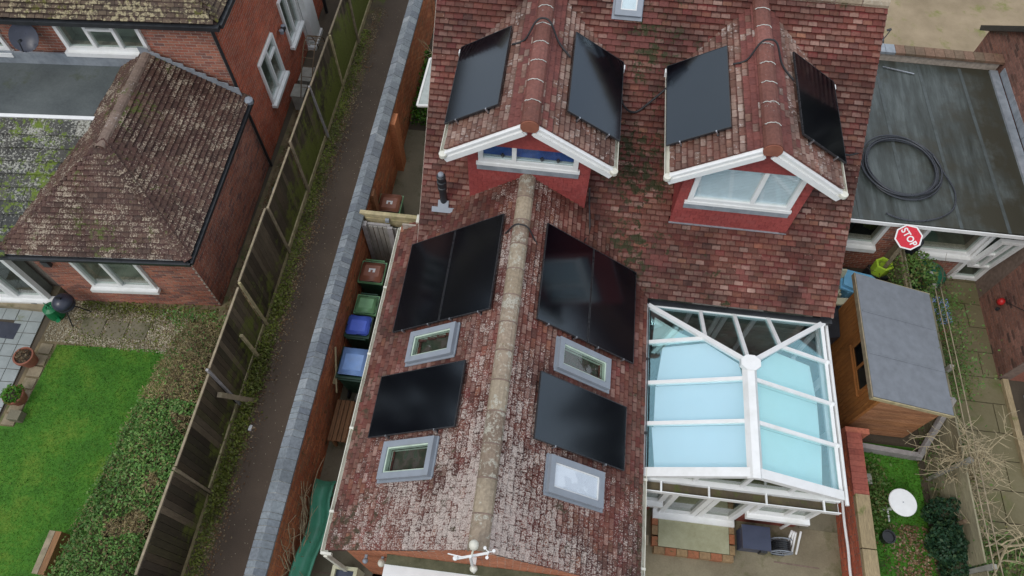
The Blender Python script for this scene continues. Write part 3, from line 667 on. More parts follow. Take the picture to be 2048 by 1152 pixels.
# ridge tiles
def ridge(parent, a, c, rad, L, mat, mortar=None, name='ridge_tile', ends=True, skirt=None, drop=.55):
    a = Vector(a); c = Vector(c); d = (c - a); n = int(d.length / L); L = d.length / n; d.normalize(); side = d.cross(Vector((0, 0, 1))).normalized(); up = side.cross(d)
    for k in range(n):
        m = M(); p0 = a + d * (k * L + .006); p1 = a + d * ((k + 1) * L - .006); vs = []
        N_ = 9; j = random.uniform(-.004, .004)
        for p in (p0, p1):
            for rr in (rad, rad - .02):
                for i in range(N_):
                    t = R(-18 + 216 * i / (N_ - 1)); vs.append(p + side * math.cos(t) * rr + up * (math.sin(t) * rr * drop * 1.5 + j))
        fs = []
        for i in range(N_ - 1):
            fs += [(i, i + 1, 2 * N_ + i + 1, 2 * N_ + i), (N_ + i, 3 * N_ + i, 3 * N_ + i + 1, N_ + i + 1), (i, N_ + i, N_ + i + 1, i + 1), (2 * N_ + i, 2 * N_ + i + 1, 3 * N_ + i + 1, 3 * N_ + i)]
        m.add(vs, fs); m.build(name, mat, parent, smooth=False)
        if mortar and k > 0:
            q = M(); pts = []
            for i in range(13):
                t = R(35 + 110 * i / 12); rr = rad + .002 + random.uniform(0, .006); pts.append(p0 - d * (.006 + random.uniform(-.012, .012)) + side * math.cos(t) * rr + up * math.sin(t) * rr * drop * 1.5)
            q.tube(pts, .008, 4); q.build('mortar_joint', mortar, parent)
        elif k > 0:
            q = M(); pts = [p0 - d * .006 + side * math.cos(R(t)) * (rad - .004) + up * math.sin(R(t)) * (rad - .004) * drop * 1.5 for t in range(-10, 191, 20)]
            q.tube(pts, .014, 4); q.build('mortar_joint', 'dark_mortar', parent)
for di, (xc, _) in enumerate(D):
    ridge(house, (xc, DY - .06, DZR - .01), (xc, DY + yv1 + .1, DZR - .01), .15, .42, 'ridge_tile', 'light_mortar')
    M().prism([(xc + .15 * math.cos(R(t)), DY - .075, DZR - .01 + .13 * math.sin(R(t)) - .02) for t in range(-30, 211, 20)] + [(xc - .1, DY - .075, DZR - .14), (xc + .1, DY - .075, DZR - .14)], (0, .03, 0)).build('ridge_end_cap', 'terracotta', house)
ridge(house, (XC, WY0 - .02, ZR - .02), (XC, 7.84, ZR - .02), .145, .47, 'ridge_old')
ridge(house, (VL, YR, ZM - .02), (VR, YR, ZM - .02), .15, .45, 'ridge_old')
# house walls
hw = M()
hw.prism([(-2.35, 6.95, 0), (-2.35, 15.2, 0), (-2.35, 15.2, ZE), (-2.35, YR, ZM - .25), (-2.35, 6.95, ZE)], (.2, 0, 0))
hw.prism([(5.1, 6.95, 0), (5.1, 15.2, 0), (5.1, 15.2, ZE), (5.1, YR, ZM - .25), (5.1, 6.95, ZE)], (.2, 0, 0))
hw.box(1.6, 6.95, 0, 5.1, 7.1, ZE - .05); hw.box(-2.15, 15.0, 0, 5.1, 15.2, ZE - .05)
hw.box(-2.6, 1.54, 0, -2.45, 7.5, ZE - .08); hw.box(1.5, 1.54, 0, 1.66, 6.94, ZE - .08)
hw.prism([(-2.6, 1.52, 0), (1.66, 1.52, 0), (1.66, 1.52, ZE), (XC, 1.52, ZR - .12), (-2.6, 1.52, ZE)], (0, .019, 0))
hw.box(-2.6, 7.5, 0, -2.35, 7.62, ZE + .2)
hw.box(-2.9, 7.58, ZE - .1, -2.36, 7.61, ZE + .28)
hwall = hw.build('wall', 'mortar', house)
hb = Pieces()
brick_face(hb, hwall, (-2.6, 1.52, 0), (1, 0, 0), (0, 0, 1), 4.26, 4.2, 'gable_brick', top=lambda u: zwing(u - 2.6) - .06, holes=[(.7, 0, 3.9, 2.1)])
brick_face(hb, hwall, (-2.6, 7.5, 0), (0, -1, 0), (0, 0, 1), 5.9, 2.3, 'house_brick')
hb.finish(hwall, 'bricks', 290)
# verge boards, gutters
gx = XL - .06
def gutter(x, y0, y1, z, parent=house, name='gutter', mat='upvc_mossy', w=.055):
    gt = M(); prof = [(-w, .02), (-w * .9, -.03), (-.02, -.055), (.02, -.055), (w * .9, -.03), (w, .02), (w * .8, .02), (w * .7, -.025), (.015, -.043), (-.015, -.043), (-w * .7, -.025), (-w * .8, .02)]
    gt.prism([(x + px, y0, z + pz) for px, pz in prof], (0, y1 - y0, 0))
    yy = y0 + .6
    while yy < y1: gt.box(x - w - .008, yy, z - .06, x + w + .008, yy + .04, z + .024); yy += 1.4
    return gt.build(name, mat, parent)
gutter(gx, WY0 - .02, 7.68, ZE - .02, w=.06); gutter(XR + .07, .0, 0 + .001, ZE) if False else None
gutter(XR + .06, WY0 - .3, 3.42, ZE - .02, w=.055, name='gutter')
gutter(XR + .05, 3.42, 6.66, ZE - .06, w=.05, mat='dark_plastic')
M().box(gx - .05, WY0 - .06, ZE - .1, gx + .12, WY0 - .02, ZE + .02).box(gx - .02, WY0 - .08, .1, gx + .04, WY0 - .02, ZE - .1).build('downpipe', 'upvc_mossy', house)
M().box(gx - .02, 7.62, ZE - .02, gx + .2, 7.68, ZE + .03).build('verge_cap', 'upvc_mossy', house); M().box(-2.63, 7.62, ZE + .26, -2.42, 7.8, ZE + .36).build('mortar_lump', 'upvc_mossy', house)
# main eave gutter above the conservatory
M().box(2.0, YE - .12, ZE - .12, VR, YE - .02, ZE - .04).build('eave_gutter', 'dark_plastic', house)
for xs in (VL, VR):
    vb = M(); vb.bar((xs, YE, ZE - .03), (xs, YR, ZM - .03), .03, .07); vb.build('verge_strip', 'mortar', house)

# ------------------------------------------------------------------ roof windows
def roof_window(O, U, S, w, h, rw, N=None, blind=None):
    O = Vector(O); U = Vector(U).normalized(); S = Vector(S).normalized(); Nn = U.cross(S)
    if Nn.z < 0: Nn = -Nn
    O = O + Nn * .045
    t = Matrix(((U.x, S.x, Nn.x, O.x), (U.y, S.y, Nn.y, O.y), (U.z, S.z, Nn.z, O.z), (0, 0, 0, 1)))
    fm = M(); f = .095; H = .12
    fm.box(0, 0, .0, w, f, H, T=t); fm.box(0, h - f, .0, w, h, H, T=t); fm.box(0, f, 0, f, h - f, H - .003, T=t); fm.box(w - f, f, 0, w, h - f, H - .003, T=t)
    fo = fm.build('roof_window', 'grey_alu', house)
    fl = M(); e = .03; fl.box(-.04, -e - .03, .02, w + .02, -.001, .04, T=t); fl.box(-.04, 0, .02, -.001, h + .02, .038, T=t); fl.box(w + .001, 0, .02, w + .02, h + .02, .038, T=t); fl.box(0, h + .001, .02, w, h + .03, .042, T=t)
    fl.build('flashing', 'grey_alu', fo)
    sb = M(); q = f + .001; i2 = .022
    for (a, b_, c, d) in ((q, q, w - q, q + i2), (q, h - q - i2, w - q, h - q), (q, q + i2, q + i2, h - q - i2), (w - q - i2, q + i2, w - q, h - q - i2)): sb.box(a, b_, .02, c, d, .095, T=t)
    sb.build('sash', 'green_wood' if not blind else 'white_paint', fo)
    M().box(f, f, .085, w - f, h - f, .093, T=t).build('pane', 'clear_glass', fo)
    if blind: M().box(f + .02, f + .02, .05, w - f - .02, h - f - .02, .078, T=t).build('blind', blind, fo)
    else:
        r_ = M(); a0, b0, c0, d0 = f + .035, f + .035, w - f - .035, h - f - .035; Dp = -.03
        r_.add([t @ Vector(v) for v in [(a0, b0, .02), (c0, b0, .02), (c0, d0, .02), (a0, d0, .02), (a0, b0, Dp), (c0, b0, Dp), (c0, d0, Dp), (a0, d0, Dp)]], [(0, 1, 5, 4), (1, 2, 6, 5), (2, 3, 7, 6), (3, 0, 4, 7)]); r_.build('reveal', 'green_wood', fo)
        r2 = M(); r2.box(a0, b0, Dp - .02, c0, d0, Dp, T=t); r2.build('room_view', rw, fo)
    return fo
b = NB('room_clutter'); c = b.ramp(b.noise(5, 3, .5), [(.35, (.03, .04, .02)), (.48, (.06, .05, .03)), (.55, (.1, .07, .06)), (.64, (.05, .07, .04)), (.75, (.12, .1, .09))]); b.bsdf(c, .8); MAT['room_clutter'] = b.m
SL = (1, 0, TW); SR = (-1, 0, TW)
def PL(y, x): return (x, y, ZE + TW * (x - XL))
def PR(y, x): return (x, y, ZE + TW * (XR - x))
roof_window(PL(4.5, -2.1), (0, 1, 0), SL, .57, 1.02, 'room_clutter')
roof_window(PL(2.53, -2.17), (0, 1, 0), SL, .6, 1.08, 'room_clutter')
roof_window(PR(4.46, 1.18), (0, 1, 0), SR, .55, 1.14, 'room_clutter')
roof_window(PR(2.5, 1.17), (0, 1, 0), SR, .56, 1.1, 'room_clutter', blind='velux_blind')
# the rooflight near the main ridge with a round lamp behind it
fo = roof_window((.72, 10.62, ZE + TM * (10.62 - YE)), (1, 0, 0), (0, 1, TM), .48, .62, 'room_pale', blind='slat_white')
q = M(); q.lathe([(0, .0), (.13, .0), (.13, .012), (.115, .012), (.115, .002), (0, .002)], 20); 
lo = q.build('round_vent', 'white_paint', fo)
nn = Vector((0, -TM, 1)).normalized(); T_ = Vector((.96, 10.62, ZE + TM * (10.62 - YE))) + Vector((0, 1, TM)).normalized() * .31 + nn * .07
lo.matrix_basis = Matrix.Translation(T_) @ Vector((0, 0, 1)).rotation_difference(nn).to_matrix().to_4x4(); WM[lo] = lo.matrix_basis
tiles.finish(house, 'roof_tiles', 296)

# ------------------------------------------------------------------ solar panels
PLN, PSH, PTH = 1.88, 1.09, .035
def make_panel(single):
    e = empty('solar_panel', (0, 0, 0), '', 'solar panel', 'black solar panels on the house roofs')
    a, c = (PSH, PLN * 1.0) if single else (PLN, PSH)
    fm = M(); f = .012
    fm.box(0, 0, 0, a, f, PTH); fm.box(0, c - f, 0, a, c, PTH); fm.box(0, f, 0, f, c - f, PTH - .0005); fm.box(a - f, f, 0, a, c - f, PTH - .0005); fm.box(f, f, .004, a - f, c - f, .01)
    fm.build('frame', 'black_metal', e)
    M().box(f, f, .011, a - f, c - f, PTH - .004).build('glass_face', 'pv_glass', e)
    for yy in (c * .22, c * .78):
        k = M(); k.box(-.022, yy - .012, -.055, .0 - .001, yy + .012, PTH - .02); k.box(-.02, yy - .01, PTH - .02, .01, yy + .01, PTH + .004); k.build('clamp', 'silver', e)
        k = M(); k.box(-.03, yy - .02, -.09, a + .02, yy + .02, -.052); k.build('rail', 'black_metal', e)
    return e
protoA = make_panel(False); protoB = make_panel(True); used = set()
def copy_tree(o, parent=None):
    c = o.copy(); COL.objects.link(c)
    if parent: c.parent = parent
    WM[c] = WM.get(o, Matrix())
    for ch in list(o.children): copy_tree(ch, c)
    return c
def kids(o): return [x for x in bpy.data.objects if x.parent == o]
def copy_thing(o):
    c = o.copy(); COL.objects.link(c)
    for ch in CH[o]:
        k = ch.copy(); COL.objects.link(k); k.parent = c
        for g in CH.get(ch, []): h = g.copy(); COL.objects.link(h); h.parent = k
    return c
CH = {}
def index_children():
    CH.clear()
    for x in bpy.data.objects:
        if x.parent: CH.setdefault(x.parent, []).append(x)
index_children()
def put_panel(O, S, single, label, alt=.11):
    pr = protoB if single else protoA
    o = pr if pr not in used else copy_thing(pr); used.add(pr)
    O = Vector(O); U = Vector((0, 1, 0)); S = Vector(S).normalized(); N = U.cross(S); 
    if N.z < 0: U = -U; N = -N
    # local x must run from the low-y side, so mirror by origin shift for the flipped frame
    o['label'] = label
    if U.y > 0: mtx = Matrix(((U.x, S.x, N.x, O.x), (U.y, S.y, N.y, O.y), (U.z, S.z, N.z, O.z), (0, 0, 0, 1)))
    else:
        # rotate in plane instead: local y runs down the slope from the upper edge
        S2 = -S; U2 = Vector((0, 1, 0)); N2 = U2.cross(S2); w_ = PLN if single else PSH; O2 = O + S * w_
        mtx = Matrix(((U2.x, S2.x, N2.x, O2.x), (U2.y, S2.y, N2.y, O2.y), (U2.z, S2.z, N2.z, O2.z), (0, 0, 0, 1)))
    Nup = N
    o.matrix_world = Matrix.Translation(Nup * alt) @ mtx; o.matrix_basis = o.matrix_world.copy(); WM[o] = o.matrix_basis.copy()
SLn = Vector(SL).normalized(); SRn = Vector(SR).normalized()
pL = Vector(PL(5.17, -2.5)); pR = Vector(PR(5.13, 1.62))
put_panel(pL, SL, False, 'outer of two black panels side by side on the left wing slope, by white gutter')
put_panel(pL + SLn * (PSH + .015), SL, False, 'inner of two black panels side by side on the left wing slope, by the ridge')
put_panel(pR, SR, False, 'outer of two black panels side by side on the right wing slope, towards the conservatory')
put_panel(pR + SRn * (PSH + .015), SR, False, 'inner of two black panels side by side on the right wing slope, by the ridge')
put_panel(PL(3.24, -2.52), SL, True, 'lone black panel on the left slope of the wing between two grey roof windows')
put_panel(PR(3.2, 1.52), SR, True, 'lone black panel on the right slope of the wing between roof windows')
dl = [(-1, 0, 'blue-grey reflecting panel on the left slope of the left dormer'), (1, 0, 'panel with dark corner reflection on the right slope of the left dormer'),
      (-1, 1, 'blue-grey reflecting panel on the left slope of the right dormer'), (1, 1, 'black panel on the right slope of the right dormer beside the flat roof')]
for sg, di, lab in dl:
    xc = D[di][0]; x = xc + sg * 1.41; z = DZR - DT * 1.41
    put_panel((x, 8.1, z), (-sg, 0, DT), False, lab, alt=.12)

# ------------------------------------------------------------------ cables and small roof things
def cable(pts, label, rad=.017, mat='rubber', cat='cable', group=None, name='cable', n=6, sub=6):
    P = [Vector(p) for p in pts]; out = []
    for i in range(len(P) - 1):
        p0 = P[max(0, i - 1)]; p1 = P[i]; p2 = P[i + 1]; p3 = P[min(len(P) - 1, i + 2)]
        for k in range(sub):
            t = k / sub; out.append(.5 * ((2 * p1) + (-p0 + p2) * t + (2 * p0 - 5 * p1 + 4 * p2 - p3) * t * t + (-p0 + 3 * p1 - 3 * p2 + p3) * t ** 3))
    out.append(P[-1]); m = M(); m.tube(out, rad, n); return tag(m.build(name, mat, smooth=True), label, cat, group)
def dz(xc, x): return DZR - DT * abs(x - xc) + .045
cable([(-1.0, 9.55, dz(-.49, -1.0) + .06), (-.78, 9.55, dz(-.49, -.78) + .05), (-.62, 9.68, 6.04), (-.49, 9.74, 6.08), (-.36, 9.68, 6.04), (-.2, 9.55, dz(-.49, -.2) + .06), (0.02, 9.35, dz(-.49, 0.02) + .08)], 'black cable arching over the ridge of the left dormer between its panels')
cable([(2.78, 9.55, dz(3.26, 2.78) + .06), (2.98, 9.55, dz(3.26, 2.98) + .05), (3.12, 9.66, 6.04), (3.26, 9.72, 6.08), (3.4, 9.68, 6.04), (3.56, 9.5, dz(3.26, 3.56) + .07), (3.78, 9.3, dz(3.26, 3.78) + .08)], 'black cable arching over the ridge of the right dormer between its panels')
def zm(y): return ZE + TM * (y - YE)
cable([(.96, 9.35, 5.0), (1.08, 9.25, zm(9.25) + .3), (1.3, 9.28, zm(9.28) + .12), (1.55, 9.4, zm(9.4) + .2), (1.82, 9.55, 5.02)], 'black cable sagging between the two dormers above the red tiles', .02)
cable([(4.72, 9.3, 5.0), (4.95, 9.05, zm(9.05) + .2), (5.2, 9.0, zm(9.0) + .08), (5.45, 9.08, zm(9.08) + .06)], 'black cable from the right dormer panel to the roof edge over the flat roof', .02)
cable([(-.98, 6.62, PL(0, -.98)[2] + .07), (-.8, 6.65, PL(0, -.8)[2] + .05), (-.62, 6.7, 4.32), (-.49, 6.7, 4.37), (-.36, 6.66, 4.33), (-.2, 6.55, PR(0, -.2)[2] + .06), (-.06, 6.45, PR(0, -.06)[2] + .06)], 'thin black cable crossing the old ridge of the rear wing', .014)
cable([(.62, 7.83, 4.1), (.66, 7.78, 3.7), (.72, 7.45, PR(0, .72)[2] + .08), (.66, 7.2, PR(0, .66)[2] + .06), (.6, 7.05, PR(0, .6)[2] + .07)], 'black cable running down from the left dormer to the wing panels', .016)
cable([(.12, 5.1, PR(0, .12)[2] + .05), (.16, 4.8, PR(0, .16)[2] + .04), (.14, 4.45, PR(0, .14)[2] + .04), (.2, 4.2, PR(0, .2)[2] + .05)], 'black cable beside the upper right roof window of the wing', .014)
cable([(-1.18, 5.1, PL(0, -1.18)[2] + .05), (-1.2, 4.8, PL(0, -1.2)[2] + .04), (-1.22, 4.45, PL(0, -1.22)[2] + .04)], 'black cable beside the upper left roof window of the wing', .014)
# flue on the main roof
fx, fy = -2.06, 7.78; fz = zm(fy)
fl = empty('flue_pipe', (fx, fy, fz), 'black flue pipe on a grey base plate at the left of the main roof', 'flue pipe')
M().lathe([(.07, -.1), (.07, .42), (.085, .43), (.085, .5), (.07, .51), (.07, .56), (.09, .57), (.09, .66), (.07, .67), (.07, .74), (.085, .75), (.085, .8), (.06, .82)], 14, (fx, fy, fz)).build('pipe', 'dark_plastic', fl, smooth=False)
M().lathe([(.02, .82), (.055, .83), (.05, .87), (.02, .88)], 10, (fx, fy, fz)).build('cap', 'grey_alu', fl)
pl_ = M(); nn = Vector((0, -TM, 1)).normalized(); S_ = Vector((0, 1, TM)).normalized(); T = frame_T(Vector((fx, fy - .1, zm(fy - .1))) + nn * .065, Vector((1, 0, 0)), S_, nn, 1, 1, 1)
pl_.box(-.21, -.05, 0, .21, .05, .03, T=T); pl_.box(-.1, .05, 0, .1, .18, .028, T=T); pl_.build('base_plate', 'grey_alu', fl)
# weather station on the gable
wx, wy = -.56, 1.36
ws = empty('weather_station', (wx, wy, 3.3), 'white weather station mast with cross arms and cups at the front gable peak', 'weather station')
m = M(); m.tube([(wx, wy, 3.2), (wx, wy, 4.62)], .02, 8); m.build('mast', 'white_paint', ws)
M().box(wx - .03, wy, 3.5, wx + .03, 1.54, 3.56).build('bracket', 'white_paint', ws)
m = M(); m.bar((wx - .2, wy - .02, 4.4), (wx + .22, wy + .1, 4.42), .03, .035); m.build('cross_arm', 'white_paint', ws)
m = M(); m.lathe([(.0, .0), (.05, .01), (.065, .05), (.065, .12), (.04, .16), (0, .17)], 12, (wx + .02, wy + .16, 4.42)); m.tube([(wx, wy, 4.42), (wx + .02, wy + .16, 4.42)], .014, 6); m.build('rain_gauge', 'upvc_mossy', ws, smooth=True)
m = M(); m.lathe([(.0, .0), (.045, .01), (.055, .05), (.04, .1), (0, .11)], 12, (wx + .02, wy - .03, 3.75)); m.build('sensor_housing', 'upvc_mossy', ws, smooth=True)
for k in range(3):
    t = R(20 + 120 * k); m = M(); c0 = Vector((wx + .22, wy + .1, 4.48)); p = c0 + Vector((math.cos(t) * .07, math.sin(t) * .07, 0)); m.tube([c0, p], .006, 4); m.lathe([(0, -.02), (.02, -.01), (.022, .015), (0, .02)], 8, p); m.build('cup', 'white_paint', ws)
m = M(); m.tube([(wx + .22, wy + .1, 4.4), (wx + .22, wy + .1, 4.5)], .012, 6); m.build('spindle', 'white_paint', ws)
m = M(); m.tube([(wx - .2, wy - .02, 4.4), (wx - .2, wy - .02, 4.48)], .01, 6); m.bar((wx - .3, wy + .02, 4.48), (wx - .1, wy + .0, 4.48), .012, .03); m.lathe([(0, -.03), (.03, -.02), (.03, .02), (0, .03)], 8, (wx - .2, wy - .02, 4.45)); m.build('wind_vane', 'white_paint', ws)
# mossy canopy with white fascia at the front of the wing
cp = empty('porch_canopy', (-.4, 1.3, 2.4), 'mossy topped porch canopy with white fascia below the front gable', 'canopy')
cx0, cx1 = -1.98, 1.9
M().box(cx0 + .06, 1.37, 2.72, cx1, 1.51, 2.8).build('top', 'mossy_top', cp)
M().box(cx0 + .04, 1.02, 2.6, cx1, 1.368, 2.77).build('fascia', 'white_paint', cp)
M().box(cx0 + .1, 1.1, 2.5, cx1, 1.5, 2.595).build('soffit', 'white_paint', cp)
for x, lab in ((-2.04, 'white globe security lamp at the left end of the mossy canopy'), (-2.3, 'small grey lamp on the gable wall left of the canopy')):
    l = empty('wall_lamp', (x, 1.46, 2.4), lab, 'lamp')
    s = 1 if x > -2.2 else .7
    M().lathe([(0, -.06 * s), (.05 * s, -.045 * s), (.065 * s, 0), (.05 * s, .045 * s), (0, .06 * s)], 12, (x, 1.42, 2.45)).build('lamp_globe', 'upvc_mossy' if s == 1 else 'grey_alu', l, smooth=True)
    M().box(x - .02, 1.44, 2.42, x + .02, 1.51, 2.47).build('bracket', 'grey_alu', l)

# ------------------------------------------------------------------ conservatory
cons = empty('conservatory', (3.64, 5, 0), 'white framed conservatory with pale blue glazed hipped roof against the red house', 'conservatory')
cxl, cxr, cyf, cyb, cze, czr, ccx, chy = 2.0, 5.28, 3.36, 6.58, 2.3, 3.02, 3.64, 5.25
E_, F_, G_, H_ = Vector((cxl, cyf, cze)), Vector((cxr, cyf, cze)), Vector((cxr, cyb, cze)), Vector((cxl, cyb, cze))
RF, RH = Vector((ccx, cyf, czr)), Vector((ccx, chy, czr))
def cbar(a, c, w=.065, h=.07, name='glazing_bar', up=(0, 0, 1), dzz=.0):
    a = Vector(a) + Vector((0, 0, dzz)); c = Vector(c) + Vector((0, 0, dzz)); return M().bar(a, c, w, h, up).build(name, 'upvc', cons)
def lerp(a, c, t): return a + (c - a) * t
def slope_pt(x, y, side):  # on left/right slope
    t = (x - cxl) / (ccx - cxl) if side < 0 else (cxr - x) / (cxr - ccx); return Vector((x, y, cze + (czr - cze) * t))
# hips: x runs to ccx at chy
def hip_x(y, side): t = (cyb - y) / (cyb - chy); return (cxl + (ccx - cxl) * t) if side < 0 else (cxr + (ccx - cxr) * t)
jy = 5.79; jt = (cyb - jy) / (cyb - chy)
panes = []
for side in (-1, 1):
    ex = cxl if side < 0 else cxr
    ys = [cyf, 4.22, 4.98]
    for i, (a, c) in enumerate(((cyf, 4.22), (4.22, 4.98))): panes.append([(ex, a, cze), (ccx, a, czr), (ccx, c, czr), (ex, c, cze)])
    hx = hip_x(jy, side); hz = slope_pt(hx, jy, side).z
    panes.append([(ex, 4.98, cze), (ccx, 4.98, czr), (ccx, chy, czr), (hx, jy, hz), (ex, jy, cze)])
    panes.append([(ex, jy, cze), (hx, jy, hz), (ex, cyb, cze)])
    cbar((ex, 4.22, cze), (ccx - side * .0, 4.22, czr)); cbar((ex, 4.98, cze), (ccx, 4.98, czr)); cbar((ex, jy, cze), (hx, jy, hz))
    cbar((ex, cyb, cze), (ccx, chy, czr), .085, .085, 'hip_bar', dzz=.012)
    cbar((ex, cyf, cze), (ccx, cyf, czr), .15, .12, 'gable_bar', dzz=.01)
    cbar((ex, cyf - .06, cze - .02), (ex, cyb + .04, cze - .02), .06, .1, 'eave_beam')
# rear facet
hxl, hxr = hip_x(jy, -1), hip_x(jy, 1); hz = slope_pt(hxl, jy, -1).z
panes.append([tuple(H_), (hxl, jy, hz), (hxl, cyb, cze)]); panes.append([tuple(G_), (hxr, cyb, cze), (hxr, jy, hz)])
panes.append([(hxl, cyb, cze), (hxl, jy, hz), (ccx, chy, czr), (ccx, cyb, cze)]); panes.append([(ccx, cyb, cze), (ccx, chy, czr), (hxr, jy, hz), (hxr, cyb, cze)])
cbar((3.0, cyb, cze), (hxl, jy, hz)); cbar((ccx, cyb, cze), (ccx, chy, czr)); cbar((4.27, cyb, cze), (hxr, jy, hz))
cbar((cxl, cyb, cze - .02), (cxr, cyb, cze - .02), .06, .1, 'eave_beam')
for p in panes: 
    m = M(); m.prism(p, (0, 0, -.02)); m.build('roof_pane', 'cons_glass', cons)
m = M(); m.prism([(ccx - .125, cyf - .1, czr - .01), (ccx - .06, cyf - .1, czr + .075), (ccx + .06, cyf - .1, czr + .075), (ccx + .125, cyf - .1, czr - .01)], (0, chy - cyf + .02, 0)); m.build('ridge_cap', 'upvc', cons)
m = M(); pts = []
for t in range(0, 360, 45): pts.append((ccx + .18 * math.cos(R(t + 22.5)), chy + .15 * math.sin(R(t + 22.5)) - .02, czr + .0))
m.prism(pts, (0, 0, .11)); m.build('hub_boss', 'upvc', cons)
# little end caps of the bars
for (x, y) in [(cxl, 4.22), (cxl, 4.98), (cxl, jy), (cxr, 4.22), (cxr, 4.98), (cxr, jy)] + [(cxl, cyb), (cxr, cyb)]:
    M().lathe([(0, -.05), (.04, -.045), (.045, .03), (.03, .05), (0, .055)], 8, (x + (-.03 if x < 3 else .03), y, cze)).build('end_cap', 'upvc', cons)
# blinds slung under the glass
def blind(pts, mat):
    m = M(); m.prism([(x, y, z - .14) for x, y, z in pts], (0, 0, -.012)); m.build('roof_blind', mat, cons)
sp = slope_pt
blind([sp(cxl + .2, cyf + .02, -1), sp(ccx - .03, cyf + .02, -1), sp(ccx - .06, 4.2, -1), sp(cxl + .14, 4.2, -1)], 'cons_blind')
blind([sp(cxl + .17, 4.21, -1), sp(ccx - .05, 4.21, -1), sp(ccx - .05, 4.96, -1), sp(cxl + .19, 4.96, -1)], 'cons_blind')
blind([sp(cxl + .2, 4.97, -1), sp(ccx - .05, 4.97, -1), sp(ccx - .12, 5.32, -1), sp(hxl + .04, jy - .03, -1), sp(cxl + .3, jy - .06, -1)], 'cons_blind')
blind([sp(cxl + .12, jy - .02, -1), sp(hxl - .05, jy + .02, -1), sp(cxl + .62, jy + .2, -1), sp(cxl + .16, 6.38, -1)], 'cons_blind_mint')
blind([sp(cxr - .3, cyf + .02, 1), sp(ccx + .05, cyf + .02, 1), sp(ccx + .08, 4.2, 1), sp(cxr - .22, 4.2, 1)], 'cons_blind_mint')
blind([sp(cxr - .24, 4.21, 1), sp(ccx + .08, 4.21, 1), sp(ccx + .08, 4.96, 1), sp(cxr - .22, 4.96, 1)], 'cons_blind_mint')
blind([sp(cxr - .22, 4.97, 1), sp(ccx + .07, 4.97, 1), sp(ccx + .2, 5.35, 1), sp(hxr - .03, jy - .06, 1), sp(cxr - .3, jy - .1, 1)], 'cons_blind_mint')
# interior
M().box(cxl + .1, cyf + .1, .1, cxr - .1, 6.9, .14).build('floor', 'cons_floor', cons)
iw = M(); iw.box(1.95, 6.86, .1, 5.1, 6.93, 2.3); iw.build('inner_wall', 'room_pale', cons)
for x0 in (2.9, 3.6):
    window(cons, (x0, 6.85, .2), (1, 0, 0), (0, 0, 1), .66, 1.95, [], fr=.09, sill=0, name='inner_door', room=None, pane='glass', depth=.04)
m = M(); m.box(2.5, 5.2, .14, 4.4, 5.9, .5); m.box(2.5, 5.9, .14, 4.4, 6.1, .85); m.build('sofa', 'slate_blue'); tag(bpy.data.objects['sofa'], 'dark blue-grey sofa dimly seen through the conservatory roof', 'sofa')
# side walls: dwarf wall + frames
wf = cyf - .06
M().box(cxl - .03, cyf - .05, 0, cxl + .05, cyb, .85).box(cxr - .05, cyf - .05, 0, cxr + .04, cyb, .85).box(cxl, wf, 0, 2.5, wf + .1, .85).box(4.15, wf, 0, cxr - .051, wf + .1, .85).build('dwarf_wall', 'capping_brick', cons)
for (x, s) in ((cxr - .02, 1), (cxl + .02, -1)):
    for k in range(3):
        y0 = cyf + .05 + k * 1.05
        window(cons, (x, y0 if s > 0 else y0 + 1.05, .87), (0, s, 0), (0, 0, 1), 1.05, 1.32, [], fr=.06, sill=0, name='side_window', room=None, pane='clear_glass', depth=.03)
# front: left window, doors, right window, gable glazing
window(cons, (cxl + .02, wf, .92), (1, 0, 0), (0, 0, 1), .55, 1.24, [], fr=.07, sill=.14, sillh=.1, name='front_window', room=None, pane='front_glass')
for x0 in (2.66, 3.38):
    window(cons, (x0, wf - .01, .2), (1, 0, 0), (0, 0, 1), .7, 1.96, [], fr=.1, sill=0, name='patio_door', room=None, pane='front_glass')
M().box(2.56, wf - .18, .1, 4.12, wf - .01, .2).build('door_threshold', 'upvc', cons)
window(cons, (4.18, wf, .92), (1, 0, 0), (0, 0, 1), 1.06, 1.24, [.6], fr=.07, sill=.14, sillh=.12, name='front_window', room=None, pane='front_glass')
for x in (2.6, 4.12): M().box(x - .04, wf - .02, .12, x + .04, wf + .06, 2.16).build('post', 'upvc', cons)
M().box(cxl, wf - .03, 2.17, cxr, wf + .08, 2.26).build('head_beam', 'upvc', cons)
m = M(); m.box(cxl, wf - .2, 2.12, cxr, wf - .035, 2.15); m.box(cxl, wf - .21, 2.12, cxr, wf - .195, 2.24); m.build('box_gutter', 'upvc', cons)
M().box(cxl + .02, wf - .19, 2.151, cxr - .02, wf - .04, 2.175).build('gutter_debris', 'verge', cons)
for x in (2.3, 3.1, 4.05, 5.0): M().box(x, wf - .215, 2.2, x + .03, wf - .03, 2.235).build('gutter_strap', 'upvc', cons)
m = M(); m.prism([(cxl + .25, cyf - .02, cze + .02), (cxr - .25, cyf - .02, cze + .02), (ccx, cyf - .02, czr - .08)], (0, .015, 0)); m.build('gable_pane', 'front_glass', cons)
for x in (2.85, 3.64, 4.43):
    zt = cze + (czr - cze) * (1 - abs(x - ccx) / (ccx - cxl)) - .04; M().box(x - .035, cyf - .05, cze, x + .035, cyf + .02, zt).build('gable_mullion', 'upvc', cons)
